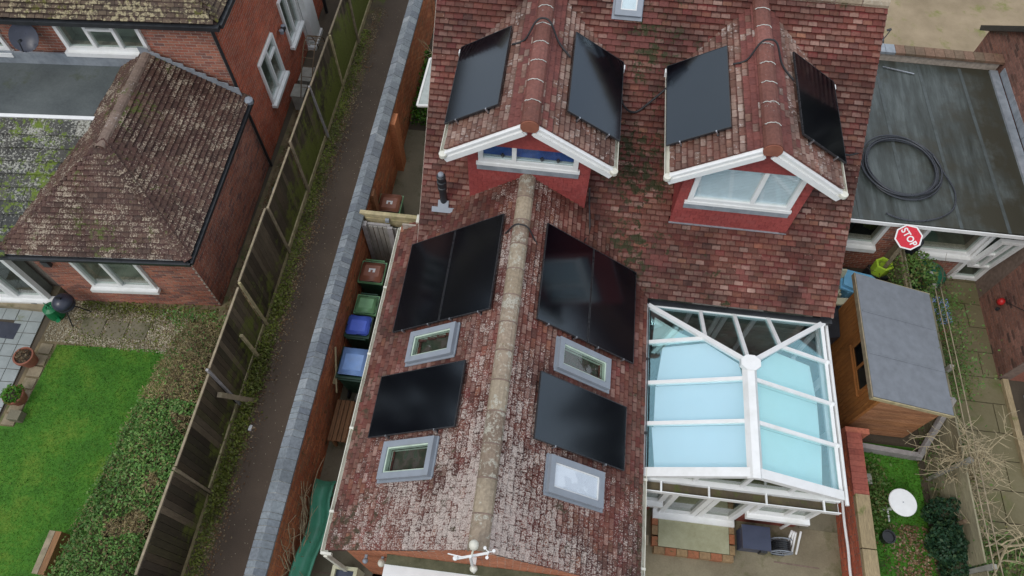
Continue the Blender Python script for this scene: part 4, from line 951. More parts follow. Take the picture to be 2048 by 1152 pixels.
# ------------------------------------------------------------------ rear patio things
st = empty('garden_step', (3.35, 2.95, 0), 'low cream slab step edged in red and buff bricks below the conservatory doors', 'step')
M().box(2.68, 2.62, 0, 4.02, 3.12, .15).build('slab_top', 'cream_slab', st)
k = 0
for x in [2.6 + i * .215 for i in range(7)]:
    M().box(x, 2.49, 0, x + .205, 2.61, .145).build('edge_brick', 'garden_brick' if k % 2 else 'pale_brick', st); k += 1
for y in (2.62, 2.82, 3.0):
    M().box(2.56, y, 0, 2.67, y + .17, .145).build('edge_brick', 'garden_brick' if k % 2 else 'pale_brick', st); M().box(4.03, y, 0, 4.13, y + .17, .145).build('edge_brick', 'pale_brick' if k % 2 else 'garden_brick', st); k += 1
sb = empty('storage_box', (4.4, 2.9, 0), 'dark blue-grey garden storage box with flat lid beside the conservatory step', 'storage box')
M().box(4.2, 2.74, .02, 4.66, 3.1, .46).build('body', 'navy', sb); M().box(4.17, 2.7, .465, 4.69, 3.13, .51).build('lid', 'navy', sb); M().box(4.5, 2.66, .3, 4.62, 2.7, .5).build('latch', 'dark_plastic', sb)
hr = empty('hose_reel', (4.98, 2.88, 0), 'round black hose reel with grey wheel standing by the conservatory', 'hose reel')
m = M(); 
for k in range(5): m.tube([(4.98 + .16 * math.cos(R(t)), 2.8 + k * .035, .22 + .16 * math.sin(R(t))) for t in range(0, 361, 24)], .02, 5, caps=False)
m.build('coiled_hose', 'dark_plastic', hr)
for y in (2.76, 2.99): 
    m = M(); m.tube([(4.98 + .2 * math.cos(R(t)), y, .22 + .2 * math.sin(R(t))) for t in range(0, 361, 24)], .012, 5, caps=False)
    for t in (0, 60, 120): m.bar((4.98 + .2 * math.cos(R(t)), y, .22 + .2 * math.sin(R(t))), (4.98 - .2 * math.cos(R(t)), y, .22 - .2 * math.sin(R(t))), .012, .012, (0, 1, 0))
    m.build('wheel', 'grey_alu', hr)
M().box(4.86, 2.74, 0, 5.1, 3.02, .02).build('foot', 'dark_plastic', hr)
labs = ['leftmost of the white plastic pipe offcuts leaning by the conservatory corner', 'second white pipe offcut from the left by the conservatory corner', 'third white pipe offcut from the left by the conservatory corner', 'rightmost white pipe offcut with reddish end by the conservatory corner']
for k in range(4):
    x = 5.1 + k * .055; m = M(); pts = [(x + .02 * k, 2.84 - .03 * (k % 2), .02), (x, 3.12, .5 - .05 * (k % 3))]; m.tube(pts, .02, 7)
    tag(m.build('pipe_offcut', 'upvc'), labs[k], 'pipe', 'white pipe offcuts by the conservatory')
m = M(); m.tube([(5.06, wf - .05, .0 + .05), (5.06, wf - .05, .84)], .03, 8); 
tag(m.build('short_downpipe', 'upvc'), 'short white downpipe under the right conservatory window sill', 'downpipe')
m = M(); m.box(2.1, 2.62, 0, 2.5, 2.8, .12); tag(m.build('timber_offcut', 'old_wood'), 'short brown timber offcut lying on the patio left of the step', 'timber')
# brick garden wall right, with sleepers and white pipe at its foot
gw = empty('brick_boundary_wall', (6.3, 2.5, 0), 'dark red brick boundary wall with flat red brick capping between patio and right garden', 'wall')
gwm = M(); gwm.box(6.17, -2, 0, 6.42, 5.05, .82); gwc = gwm.build('wall_core', 'dark_mortar', gw)
gbp = Pieces(); brick_face(gbp, gwc, (6.17, 5.05, 0), (0, -1, 0), (0, 0, 1), 5.3, .83, 'side_brick'); brick_face(gbp, gwc, (6.42, .2, 0), (0, 1, 0), (0, 0, 1), 4.85, .83, 'side_brick')
gbp.finish(gwc, 'bricks', 296)
y = 5.05; k = 0
while y > -1:
    if not (1.9 < y < 3.85):
        M().box(6.16 + random.uniform(-.004, .004), y - .108, .832, 6.45, y, .895).build('capping_brick', 'capping_brick', gw)
    y -= .112
M().box(6.16, 5.055, 0, 6.62, 5.16, .88).build('pier', 'side_brick', gw)
for (y0, y1, lab) in ((2.88, 3.84, 'long weathered timber sleeper on top of the red brick boundary wall'), (2.02, 2.86, 'cracked weathered timber nearest the bottom edge on the brick boundary wall')):
    m = M(); m.box(6.17, y0, .84, 6.43, y1, .93); tag(m.build('timber_sleeper', 'sleeper'), lab, 'timber')
cable([(6.11, 3.85, .5), (6.1, 3.4, .5), (6.12, 2.9, .48), (6.1, 2.5, .5), (6.12, 1.9, .5), (6.12, 1.2, .5), (6.12, .2, .5)], 'wavy white plastic pipe running along the inner face of the red brick wall', .028, 'upvc', 'pipe', name='white_pipe')
m = M(); m.box(5.42, 3.3, .002, 6.16, 6.6, .02); struct(m.build('passage_path', 'yard'))
m = M(); m.tube([(5.42, 3.25, 2.18), (5.42, 6.62, 2.18)], .035, 8); tag(m.build('rain_pipe', 'upvc'), 'straight white rain pipe along the right eave of the conservatory', 'pipe')

# ------------------------------------------------------------------ shed
sh = empty('garden_shed', (7, 6.6, 0), 'orange-brown wooden garden shed with grey felt pent roof', 'shed')
sx0, sx1, sy0, sy1 = 6.42, 7.72, 5.42, 7.85
zl, zr_ = 1.98, 1.62
core = M(); core.prism([(sx0, sy0, .05), (sx1, sy0, .05), (sx1, sy0, zr_), (sx0, sy0, zl)], (0, sy1 - sy0, 0)); core.build('frame', 'shed_board', sh)
y = sy0 - .02
while y < sy1:
    y1 = min(y + .1, sy1 + .02); 
    if 5.75 < (y + y1) / 2 < 6.8: M().box(sx0 - .03, y, .05, sx0, y1 - .008, 1.12).build('board', 'shed_board', sh)
    else: M().box(sx0 - .03, y, .05, sx0, y1 - .008, zl).build('board', 'shed_board', sh)
    y += .1
z = .05
while z < 1.82:
    T0 = sx1 if z + .12 < zr_ else sx0 + (zl - z - .12) / (zl - zr_) * (sx1 - sx0)
    M().box(sx0 - .03, sy0 - .03 - (.012 if True else 0), z, max(T0, sx0 + .02), sy0, z + .105).build('board', 'shed_end', sh); z += .115
window(sh, (sx0 - .03, 6.8, 1.12), (0, -1, 0), (0, 0, 1), 1.05, .66, [.5], fr=.06, sill=.05, sillh=.03, fmat='shed_board', room=None, pane='pv_glass', depth=.02, name='window')
m = M(); m.prism([(6.17, 5.32, 2.07), (7.86, 5.32, 1.6), (7.86, 5.32, 1.64), (6.17, 5.32, 2.11)], (0, 2.62, 0)); m.build('roof', 'felt', sh)
for y in (6.2, 7.1): m = M(); m.bar((6.2, y, 2.108), (7.84, y, 1.652), .025, .012); m.build('felt_lap', 'felt', sh)
for y in (5.3, 7.945): m = M(); m.bar((6.16, y, 2.05), (7.87, y, 1.59), .02, .09); m.build('fascia', 'pale_wood', sh)
M().box(6.145, 5.3, 1.98, 6.165, 7.96, 2.105).build('fascia', 'old_wood', sh)
M().box(6.38, 5.36, .05, 6.45, 5.41, 1.95).build('corner_trim', 'shed_board', sh)
M().box(6.36, 5.66, 1.55, 6.389, 5.71, 1.63).build('alarm_box', 'lamp_red', sh)

# ------------------------------------------------------------------ extension with flat roof, right
ex = empty('flat_roof_extension', (7.8, 11.5, 0), 'brick extension with dark felt flat roof between the two houses', 'extension')
fz = 2.5
m = M(); m.prism([(5.25, 9.0, fz), (9.96, 9.04, fz), (9.96, 13.75, fz), (5.25, 13.75, fz)], (0, 0, -.1)); m.build('flat_roof', 'felt_right', ex)
for x in (6.25, 7.25, 8.25, 9.2): m = M(); m.bar((x, 9.02, fz + .002), (x - .1, 13.7, fz + .002), .07, .008); m.build('felt_seam', 'pvc_seam', ex)
M().box(5.4, 8.97, fz - .09, 9.95, 8.995, fz + .0).build('fascia', 'upvc', ex)
ewy = 9.5; ewo = holed_wall(ex, (5.25, ewy, 0), (1, 0, 0), (0, 0, 1), 4.07, fz - .1, .2, 'mortar', [(.7, 1.07, 1.93, 2.32), (2.8, 1.07, 4.0, 2.32)])
ebp = Pieces(); wins = [(5.9, .95, 7.25, 2.4), (7.85, .95, 9.32, 2.4)]
brick_face(ebp, ewo, (5.3, ewy, 0), (1, 0, 0), (0, 0, 1), 4.02, 2.4, 'house_brick', holes=[(a - 5.3, c, d - 5.3, e) for a, c, d, e in wins])
ebp.finish(ewo, 'bricks', 296)
window(ex, (5.9, ewy - .01, 1.02), (1, 0, 0), (0, 0, 1), 1.33, 1.35, [], fr=.08, sill=.16, sillh=.12, room='dark_room', rdepth=.5)
window(ex, (8.0, ewy - .01, 1.02), (1, 0, 0), (0, 0, 1), 1.3, 1.35, [], fr=.08, sill=.16, sillh=.12, room='room', rdepth=.5)
m = M(); m.box(7.7, ewy - .06, .1, 7.76, ewy - .01, 2.4); m.build('downpipe', 'upvc', ex)
window(ex, (9.34, ewy - .02, .1), (1, 0, 0), (0, 0, 1), .66, 2.25, [], fr=.09, sill=0, room='room', rdepth=.4, name='door_frame', trans=None)
window(ex, (9.42, ewy - .1, .75), (1, 0, -.0), (0, -.12, 1), .5, 1.2, [.5], fr=.07, sill=0, room=None, name='open_window', trans=(0, .5))
# parapet, coping at the far end
pw = M(); pw.box(5.25, 13.76, 0, 9.95, 13.95, fz + .22); pwo = pw.build('parapet_wall', 'mortar', ex)
x = 5.5
while x < 9.9:
    M().box(x, 13.7, fz + .225, x + .215, 13.98, fz + .29).build('coping_brick', 'old_coping' if x > 7.5 else 'lead', ex); x += .225
M().box(9.78, 9.04, fz + .001, 9.96, 13.7, fz + .05).build('flashing', 'lead', ex)
m = M()
for (a, c) in (((5.46, 9.9, 2.55), (5.52, 9.1, 2.62)),): m.bar(a, c, .16, .07)
tag(m.build('timber_offcut', 'pale_wood'), 'short pale timber block lying on the edge of the flat roof by the dormer', 'timber')
m = M(); m.bar((7.3, 13.5, fz + .03), (8.0, 13.35, fz + .03), .03, .02); tag(m.build('metal_strip', 'silver'), 'thin metal strip lying on the felt below the far parapet', 'metal strip')
# coil of black pipe
m = M(); random.seed(11)
for k in range(7):
    rx = .74 + .035 * (k % 3) + random.uniform(-.02, .02); ry = .76 + .03 * (k % 3); cxk = 7.22 + random.uniform(-.05, .05); cyk = 10.45 + random.uniform(-.05, .05)
    m.tube([(cxk + rx * math.cos(R(t)), cyk + ry * math.sin(R(t)), fz + .025 + .016 * k + .01 * math.sin(R(t * 2 + k * 50))) for t in range(0, 361, 9)], .018, 6, caps=False)
pts = [(7.9, 10.8, fz + .16), (8.1, 10.45, fz + .06), (8.27, 9.95, fz + .03), (8.16, 9.5, fz + .03), (7.85, 9.23, fz + .03), (7.4, 9.08, fz + .03), (7.0, 9.1, fz + .03), (6.72, 9.22, fz + .03)]
out = []
for i in range(len(pts) - 1):
    p0, p1, p2, p3 = [Vector(pts[max(0, min(len(pts) - 1, i + d))]) for d in (-1, 0, 1, 2)]
    for q in range(5): t = q / 5; out.append(.5 * ((2 * p1) + (-p0 + p2) * t + (2 * p0 - 5 * p1 + 4 * p2 - p3) * t * t + (-p0 + 3 * p1 - 3 * p2 + p3) * t ** 3))
m.tube(out, .018, 6)
tag(m.build('pipe_coil', 'hose_pipe', smooth=True), 'large coil of dark grey plastic pipe with a loose end lying on the flat roof', 'pipe coil')
# satellite dish behind main house
def dish(c, n, rad, label, mat='slate_blue'):
    c = Vector(c); n = Vector(n).normalized(); e = empty('satellite_dish', c, label, 'satellite dish')
    q = Vector((0, 0, 1)).rotation_difference(n).to_matrix().to_4x4(); T = Matrix.Translation(c) @ q
    m = M(); vs = []; rings = 5; ns = 18
    for s in (0, -.012):
        for i in range(rings + 1):
            rr = rad * i / rings
            for k in range(ns): t = 2 * math.pi * k / ns; vs.append(T @ Vector((rr * math.cos(t), rr * 1.08 * math.sin(t), (rr * rr) / (rad * 4) + s)))
    fs = []; o2 = (rings + 1) * ns
    for i in range(rings):
        for k in range(ns):
            a, b_ = i * ns + k, i * ns + (k + 1) % ns; fs.append((a, b_, b_ + ns, a + ns)); fs.append((o2 + a, o2 + a + ns, o2 + b_ + ns, o2 + b_))
    m.add(vs, fs); m.build('dish', mat, e, smooth=True)
    m = M(); f_ = T @ Vector((0, -rad * .3, rad * 1.1)); m.tube([T @ Vector((0, -rad * 1.05, rad * .25)), f_], .012, 6); m.build('arm', 'dark_plastic', e)
    m = M(); m.tube([f_, f_ + (c - f_).normalized() * .1], .03, 8); m.build('receiver', 'dark_plastic', e)
    m = M(); m.tube([c, c - n * .15, c - n * .15 + Vector((0, .15, -.1))], .02, 6); m.build('bracket', 'dark_plastic', e)
dish((7.15, 14.35, 2.75), (.7, .2, .35), .3, 'grey satellite dish seen edge-on behind the flat roof by the gravel', 'grey_alu')
m = M(); 
for a, c in (((7.1, 16.6, 0), (7.2, 16.9, .5)), ((7.5, 16.8, 0), (7.2, 16.9, .5)), ((7.1, 16.6, .02), (7.5, 16.8, .02)), ((7.2, 16.9, .5), (7.6, 17.1, .5)), ((7.6, 17.1, .5), (7.5, 16.8, 0))): m.bar(a, c, .03, .03)
tag(m.build('white_trestle', 'white_paint'), 'small white metal trestle standing on the gravel at the top right', 'trestle')

# ------------------------------------------------------------------ right neighbour
rh = empty('right_house', (11, 11, 0), 'neighbouring house at the right edge with tall brown brick gable wall', 'house')
rx = 10.02
rp = lambda y: 2.6 + .82 * (min(y - 7.0, 15.0 - y))
m = M(); m.prism([(rx, 7.0, 0), (rx, 15.0, 0), (rx, 15.0, 2.6), (rx, 11.0, rp(11)), (rx, 7.0, 2.6)], (.25, 0, 0)); rwo = m.build('wall', 'dark_mortar', rh)
rbp = Pieces(); brick_face(rbp, rwo, (rx, 15.0, 0), (0, -1, 0), (0, 0, 1), 8.0, 5.9, 'brown_brick', top=lambda u: rp(15 - u), holes=[(1.2, 0, 6.0, 2.45)])
for (a, c, s) in (((rx - .06, 15.15, 2.56), (rx - .06, 10.95, rp(11) + .06), 1), ((rx - .06, 6.8, 2.5), (rx - .06, 11.05, rp(11) + .06), 1)):
    m = M(); m.bar(a, c, .2, .12); m.build('verge_board', 'dark_plastic', rh)
M().prism([(rx + .0, 15.2, 2.55), (rx, 11, rp(11) + .1), (rx + 4, 11, rp(11) + .1), (rx + 4, 15.2, 2.55)], (0, 0, -.08)).build('roof', 'main_tile', rh)
M().prism([(rx + .0, 6.8, 2.45), (rx, 11, rp(11) + .1), (rx + 4, 11, rp(11) + .1), (rx + 4, 6.8, 2.45)], (0, 0, -.08)).build('roof', 'main_tile', rh)
M().box(rx + .25, 7.0, 0, rx + 4, 7.2, 2.5).build('front_wall', 'house_brick', rh)
rbp.finish(rwo, 'bricks', 296)
yb = 13.6
while yb > 9.2:
    M().box(rx - .035, yb - .5, fz + .05, rx - .014, yb, fz + .05 + .15 + .03 * random.random()).build('step_flashing', 'lead', rh); yb -= .51
wl = empty('red_wall_lamp', (rx - .1, 8.45, .8), 'red lamp with black lens on the right brick wall', 'lamp')
M().lathe([(0, -.08), (.07, -.07), (.08, 0), (.05, .07), (0, .08)], 10, (rx - .12, 8.45, .85)).build('lamp_body', 'lamp_red', wl, smooth=True)
M().lathe([(0, -.04), (.04, -.03), (.04, .03), (0, .04)], 8, (rx - .16, 8.32, .74)).build('lens', 'dark_plastic', wl)
m = M(); m.tube([(rx - .03, 8.45, .86), (rx - .04, 8.1, 1.2), (rx - .03, 7.7, 1.6)], .008, 5); m.build('flex', 'rubber', wl)
M().box(rx + .02, 4.8, 0, rx + .14, 6.96, .12).build('plinth', 'sleeper', rh)
M().box(rx + .2, 5.2, .35, rx + .42, 6.5, .42).build('low_sill', 'grey_alu', rh)

# ------------------------------------------------------------------ yard clutter between extension and shed
sg = empty('stop_sign', (7.3, 8.7, 0), 'red octagonal STOP sign tilted on a timber post by the extension', 'sign')
nS = Vector((-.18, -.42, .9)).normalized(); cS = Vector((7.17, 8.71, 2.45))
riS = Vector((.52, -.8, -.2)); riS = (riS - nS * riS.dot(nS)).normalized(); upS = nS.cross(riS)
TS = Matrix(((riS.x, upS.x, nS.x, cS.x), (riS.y, upS.y, nS.y, cS.y), (riS.z, upS.z, nS.z, cS.z), (0, 0, 0, 1)))
def octo(r, z0, z1): 
    m = M(); m.prism([TS @ Vector((r * math.cos(R(22.5 + 45 * k)), r * math.sin(R(22.5 + 45 * k)), z0)) for k in range(8)], nS * (z1 - z0)); return m
octo(.265, -.012, 0).build('rim', 'white_paint', sg); octo(.235, .0, .004).build('plate', 'sign_red', sg)
cu = bpy.data.curves.new('letters', 'FONT'); cu.body = 'STOP'; cu.size = .16; cu.align_x = 'CENTER'; cu.align_y = 'CENTER'; cu.extrude = .002; cu.offset = .004; cu.space_character = 1.05
to = bpy.data.objects.new('tmp', cu); COL.objects.link(to); bpy.context.view_layer.update()
me = bpy.data.meshes.new_from_object(to.evaluated_get(bpy.context.evaluated_depsgraph_get())); bpy.data.objects.remove(to)
me.materials.clear(); me.materials.append(MAT['white_paint']); lt = bpy.data.objects.new('lettering', me); COL.objects.link(lt); attach(lt, sg, TS @ Matrix.Translation((0, 0, .0075)) @ Matrix.Diagonal((1, 1.15, 1, 1)))
m = M(); m.bar((7.2, 8.74, 2.41), (7.5, 8.95, 0), .07, .05); m.build('post', 'old_wood', sg)
fp = empty('low_garden_fence', (7.4, 8.6, 0), 'short weathered board fence between shed and extension, under the STOP sign', 'fence')
for k in range(8):
    y = 8.1 + k * .17; M().box(7.62, y, 0, 7.65, y + .16, 1.45).build('board', 'panel_board', fp)
M().box(7.58, 8.05, 1.3, 7.62, 9.5, 1.38).build('rail', 'old_wood', fp)
# blue topped cover, cream table, dark tarp, lime tub
bt = empty('blue_play_table', (6.8, 8.45, 0), 'pale blue plastic play table top between the shed and the extension', 'table')
m = M(); m.prism([(6.42, 8.32, 1.0), (7.25, 8.0, 1.0), (7.32, 8.4, 1.0), (7.05, 8.62, 1.0), (6.5, 8.72, 1.0)], (0, 0, .07)); m.build('top', 'sky_plastic', bt)
m = M(); m.prism([(6.38, 8.28, .93), (7.3, 7.94, .93), (7.36, 8.42, .93), (7.08, 8.68, .93), (6.45, 8.78, .93)], (0, 0, .06)); m.build('rim', 'sky_plastic', bt)
M().box(6.55, 8.2, 0, 7.15, 8.6, .93).build('base', 'sky_plastic', bt)
ch = empty('cream_chair', (6.3, 8.2, 0), 'cream moulded plastic garden chair tucked between shed and house', 'chair')
M().lathe([(.05, .72), (.2, .74), (.24, .78), (.2, .8), (0, .8)], 12, (6.22, 8.35, .1)).build('seat', 'cream_plastic', ch, smooth=True)
m = M(); m.prism([(6.1, 8.5, .85), (6.5, 8.52, .85), (6.45, 8.56, 1.25), (6.15, 8.54, 1.25)], (0, .04, 0)); m.build('backrest', 'cream_plastic', ch)
for (x, y) in ((6.1, 8.2), (6.42, 8.2), (6.1, 8.48), (6.42, 8.48)): m = M(); m.bar((x, y, 0), (x, y, .85), .05, .05, (0, 1, 0)); m.build('leg', 'cream_plastic', ch)
m = M(); m.bar((6.3, 8.0, .85), (6.75, 7.95, 1.0), .16, .06); m.build('armrest', 'cream_plastic', ch)
m = M(); m.prism([(5.9, 7.1, 0), (6.3, 7.2, 0), (6.35, 8.1, 0), (5.95, 8.1, 0)], (.05, 0, .75)); tag(m.build('covered_bundle', 'tarp_dark'), 'dark tarpaulin covered bundle in the gap beside the shed', 'bundle')
m = M(); cxx, cyy = 7.3, 8.86
pr8 = [(cxx + .2 * math.cos(R(30 + 60 * k)), cyy + .18 * math.sin(R(30 + 60 * k))) for k in range(6)]; pin = [(cxx + .15 * math.cos(R(30 + 60 * k)), cyy + .13 * math.sin(R(30 + 60 * k))) for k in range(6)]
vs = [(x, y, 1.22) for x, y in pr8] + [(x, y, 1.22) for x, y in pin] + [(x * .9 + cxx * .1, y * .9 + cyy * .1, .92) for x, y in pin] + [(x * .9 + cxx * .1, y * .9 + cyy * .1, .9) for x, y in pr8]
fs = []
for k in range(6): j = (k + 1) % 6; fs += [(k, j, 6 + j, 6 + k), (6 + k, 6 + j, 12 + j, 12 + k), (k, 18 + k, 18 + j, j)]
fs += [tuple(12 + k for k in range(6)), tuple(18 + k for k in range(5, -1, -1))]
m.add(vs, fs); tag(m.build('lime_tub', 'lime'), 'lime green open plastic tub above the blue play table', 'tub')
m = M(); m.box(7.12, 8.7, 0, 7.5, 9.02, .9); tag(m.build('tub_stand', 'dark_plastic'), 'dark crate stack that holds up the lime green tub', 'crate')
cb = empty('compost_bin', (8.55, 9.0, 0), 'round dark green compost bin with domed lid by the extension wall', 'compost bin')
M().lathe([(.4, 0), (.36, .6), (.3, .8)], 18, (8.5, 9.0, 0)).build('body', 'compost_green', cb, smooth=False)
M().lathe([(.33, .79), (.34, .84), (.26, .93), (.1, .98), (0, .985)], 18, (8.5, 9.0, 0)).build('lid', 'compost_green', cb, smooth=True)
M().lathe([(0, 0), (.045, .0), (.045, .03), (0, .035)], 10, (8.44, 8.92, .95)).build('handle', 'white_paint', cb)
m = M(); m.lathe([(.16, 0), (.17, .5), (.06, .62), (.06, .9), (.13, 1.0), (.1, 1.5), (0, 1.6)], 10, (7.98, 9.35, 0)); tag(m.build('covered_parasol', 'tarp_dark'), 'folded parasol under a dark grey cover beside the STOP sign', 'parasol')
bb = empty('blue_box', (8.9, 8.45, 0), 'pale blue box lid lying by the climber near the paved path', 'box')
M().box(8.68, 8.14, .03, 9.05, 8.7, .28).build('body', 'board_blue', bb); M().box(8.65, 8.11, .281, 9.1, 8.74, .31).build('lid', 'board_blue', bb)
m = M(); m.box(8.75, 7.75, .0, 9.0, 7.98, .2); tag(m.build('clay_pot_block', 'terracotta'), 'square terracotta trough beside the pale blue box', 'trough')

# ------------------------------------------------------------------ right garden
# round white table
tb = empty('round_table', (7.3, 3.82, 0), 'round white garden table on the right-hand lawn', 'table')
M().lathe([(0, .66), (.25, .66), (.26, .675), (.26, .69), (.25, .7), (0, .7)], 28, (7.16, 3.85, 0)).build('table_top', 'white_paint', tb)
M().lathe([(0, .7), (.012, .702), (.012, .706), (0, .708)], 8, (7.16, 3.85, 0)).build('umbrella_plug', 'grey_alu', tb)
M().lathe([(.025, .0), (.025, .66)], 8, (7.16, 3.85, 0)).build('stem', 'green_wood', tb)
for t in (100, 190, 280, 10): m = M(); m.bar((7.16, 3.85, .08), (7.16 + .22 * math.cos(R(t)), 3.85 + .22 * math.sin(R(t)), .01), .03, .02); m.build('foot', 'white_paint', tb)
m = M(); m.lathe([(.1, 0), (.13, .22), (.11, .22), (.1, .18), (0, .18)], 14, (7.05, 3.3, 0)); tag(m.build('dark_pot', 'dark_plastic'), 'black plant pot on the grass in front of the round white table', 'pot')
m = M(); m.box(6.72, 4.3, .0, 6.9, 4.5, .16); tag(m.build('grey_stone_block', 'concrete_post'), 'small grey stone block on the grass by the brick wall', 'stone')
m = M(); m.bar((6.58, 5.06, .12), (7.95, 4.98, .12), .1, .24); tag(m.build('timber_edging', 'grey_wood'), 'grey timber edging board between the shed and the lawn', 'edging board')
m = M(); m.bar((7.92, 4.95, .1), (8.03, 5.75, 1.45), .09, .1, (1, 0, 0)); tag(m.build('leaning_board', 'grey_wood'), 'grey board leaning from the timber edging up to the panel fence', 'board')
rf = empty('panel_fence', (8.1, 3.5, 0), 'weathered horizontal board fence with thin top wires right of the small lawn', 'fence')
y = 8.3
while y > -1:
    M().box(8.07, y - .08, 0, 8.15, y, 1.5).build('post', 'concrete_post', rf)
    z = .02
    while z < 1.3:
        yb = max(-1, y - 1.8); M().box(8.085 + random.uniform(-.012, .012), yb, z, 8.12, y - .085, z + .2).build('board', 'panel_board', rf); z += .215
    y -= 1.85
for dx in (0, .12): cable([(8.06 + dx, 8.2, 1.56), (8.08 + dx, 6, 1.55), (8.08 + dx, 4, 1.53), (8.06 + dx, 0, 1.56)], ('inner' if dx == 0 else 'outer') + ' of the two thin pale rails running along the top of the panel fence', .011, 'old_wood', 'rail', name='top_rail')
m = M(); yy = 6.9
pts = [(8.72 + .02 * math.sin(k * 1.3), 6.95 - k * .15, .05) for k in range(12)]; m.tube(pts, .035, 6); tag(m.build('rope_edging', 'pale_wood'), 'twisted pale log edging between the planted strip and the slabs', 'edging')
# bare tree
def tree(name, base, segs, mat, label, cat, seed, group=None, spread=.7, r0=.035, gens=4, upb=.2, length=.6, nb=4, bias=(0, 0, 0)):
    random.seed(seed); m = M()
    def grow(p, d, L, r, g):
        n = 4; pts = [p]; q = p.copy(); dd = d.copy()
        for i in range(n):
            dd = (dd + Vector((random.gauss(0, .16), random.gauss(0, .16), random.gauss(0, .1) + upb * .1))).normalized(); q = q + dd * L / n; pts.append(q.copy())
        m.tube(pts, [r * (1 - .55 * i / n) for i in range(n + 1)], 5 if g < 2 else 4, caps=False)
        if g < gens:
            for k in range(nb if g else segs):
                i = random.randint(1, n); a = Vector((random.gauss(0, 1), random.gauss(0, 1), random.gauss(0, .6) + upb)).normalized()
                grow(pts[i], (dd * (1 - spread) + a * spread + Vector(bias)).normalized(), L * random.uniform(.55, .85), max(.0065, r * .6), g + 1)
    b_ = Vector(base); grow(b_, Vector((.1, .05, 1)).normalized(), length, r0, 0)
    return m
e = empty('bare_tree', (8.7, 4.4, 0), 'leafless shrub tree with tangled pale branches over the right-hand fence', 'tree')
mm = tree('t', (8.75, 4.5, 0), 7, 'bark', '', '', 5, spread=.76, r0=.04, gens=4, length=1.08, nb=4, upb=.15); mm.build('branches', 'bark', e)
mm = M(); mm.tube([(8.55, 4.5, 0), (8.56, 4.5, .6), (8.62, 4.52, 1.0)], [.05, .045, .035], 7); mm.build('trunk', 'bark', e)
stuff(scatter('fence_greenery', 'bush_leaf', 4500, lambda: (random.gauss(8.3, .16), random.uniform(1.8, 6.0), abs(random.gauss(.3, .35))), .07, up=.5), 'green climbing leaves and weeds along the lower right fence', 'plants')
e = empty('bare_shrub', (8.8, 3.2, 0), 'smaller leafless shrub with drooping pale twigs near the bottom right corner', 'shrub')
mm = tree('t', (8.65, 3.0, 0), 6, 'bark', '', '', 9, spread=.8, r0=.04, gens=3, length=.95, nb=3, upb=.1); mm.build('branches', 'bark', e)
mm = M(); mm.tube([(8.75, 3.1, 0), (8.76, 3.1, .5)], [.04, .03], 7); mm.build('trunk', 'bark', e)
random.seed(21)
def blob(c, s, k=1.0):
    def fn():
        while True:
            v = Vector((random.uniform(-1, 1), random.uniform(-1, 1), random.uniform(-1, 1)))
            if v.length < 1: break
        v = v.normalized() * (v.length ** .35)
        nz = mnoise.noise(v * 2 + Vector(c)) * .35 + 1
        return (c[0] + v.x * s[0] * nz, c[1] + v.y * s[1] * nz, max(.01, c[2] + v.z * s[2] * nz))
    return fn
e = empty('conifer', (7.85, 3.35, 0), 'dense dark green conifer against the right-hand fence', 'shrub')
scatter('foliage', 'dark_leaf', 2600, blob((7.85, 3.2, .65), (.24, .36, .5)), .075, e, up=.3); scatter('foliage', 'dark_leaf', 1800, blob((8.05, 2.75, .5), (.22, .35, .4)), .07, e, up=.3); scatter('foliage', 'dark_leaf', 1200, blob((7.95, 3.8, .5), (.25, .25, .45)), .07, e, up=.3); M().tube([(7.95, 3.5, 0), (7.95, 3.5, 1.2)], .04, 6).build('trunk', 'bark_dark', e)
e = empty('ivy_bush', (7.9, 8.5, 0), 'loose bush with green and russet leaves between STOP sign and shed roof', 'bush')
scatter('foliage', 'bush_leaf', 2600, blob((7.85, 8.55, 1.15), (.42, .62, .55)), .075, e, up=.4)
mm = tree('t', (7.85, 8.6, 0), 7, 'bark', '', '', 31, spread=.7, r0=.025, gens=3, length=1.0, nb=3); mm.build('branches', 'bark_dark', e)
e = empty('climber', (8.5, 7.7, 0), 'straggly leafy climber spilling over the fence behind the shed roof', 'climber')
scatter('foliage', 'bush_leaf', 4800, lambda: (random.gauss(8.45, .2), random.uniform(6.0, 8.4), abs(random.gauss(.8, .4))), .06, e, up=.5)
mm = tree('t', (8.45, 7.4, 0), 7, 'bark', '', '', 35, spread=.8, r0=.02, gens=3, length=.9, nb=3); mm.build('branches', 'bark_dark', e)
stuff(scatter('border_plants', 'grass_leaf', 7500, lambda: (random.uniform(8.15, 8.75), random.uniform(4.2, 7.6), random.uniform(.0, .3)), .1, up=.1, asp=.25), 'bright green strappy ground plants between fence and slabs', 'plants')
stuff(scatter('right_lawn_grass', 'grass_leaf', 9000, lambda: (random.uniform(6.5, 7.98), random.uniform(1.5, 4.98), random.uniform(.0, .05)) , .05, up=.1, asp=.3), 'short green grass of the small right-hand lawn', 'grass')
stuff(scatter('leaf_litter', 'litter_leaf', 1800, lambda: (random.gauss(7.55, .25), random.uniform(1.5, 3.6), random.uniform(.02, .07)), .06, up=1.5), 'brown leaf litter on the lower right lawn', 'leaves')
stuff(scatter('low_plants', 'bush_leaf', 1500, lambda: (random.gauss(6.95, .15), random.gauss(4.1, .35), random.uniform(.02, .18)), .07, up=.6), 'low leafy weeds around the round white table', 'plants')
stuff(scatter('corner_plants', 'bush_leaf', 3000, lambda: (random.uniform(8.3, 10), random.uniform(1.8, 3.6), random.uniform(.02, .3)), .08, up=.6), 'tangle of low green plants in the bottom right corner', 'plants')

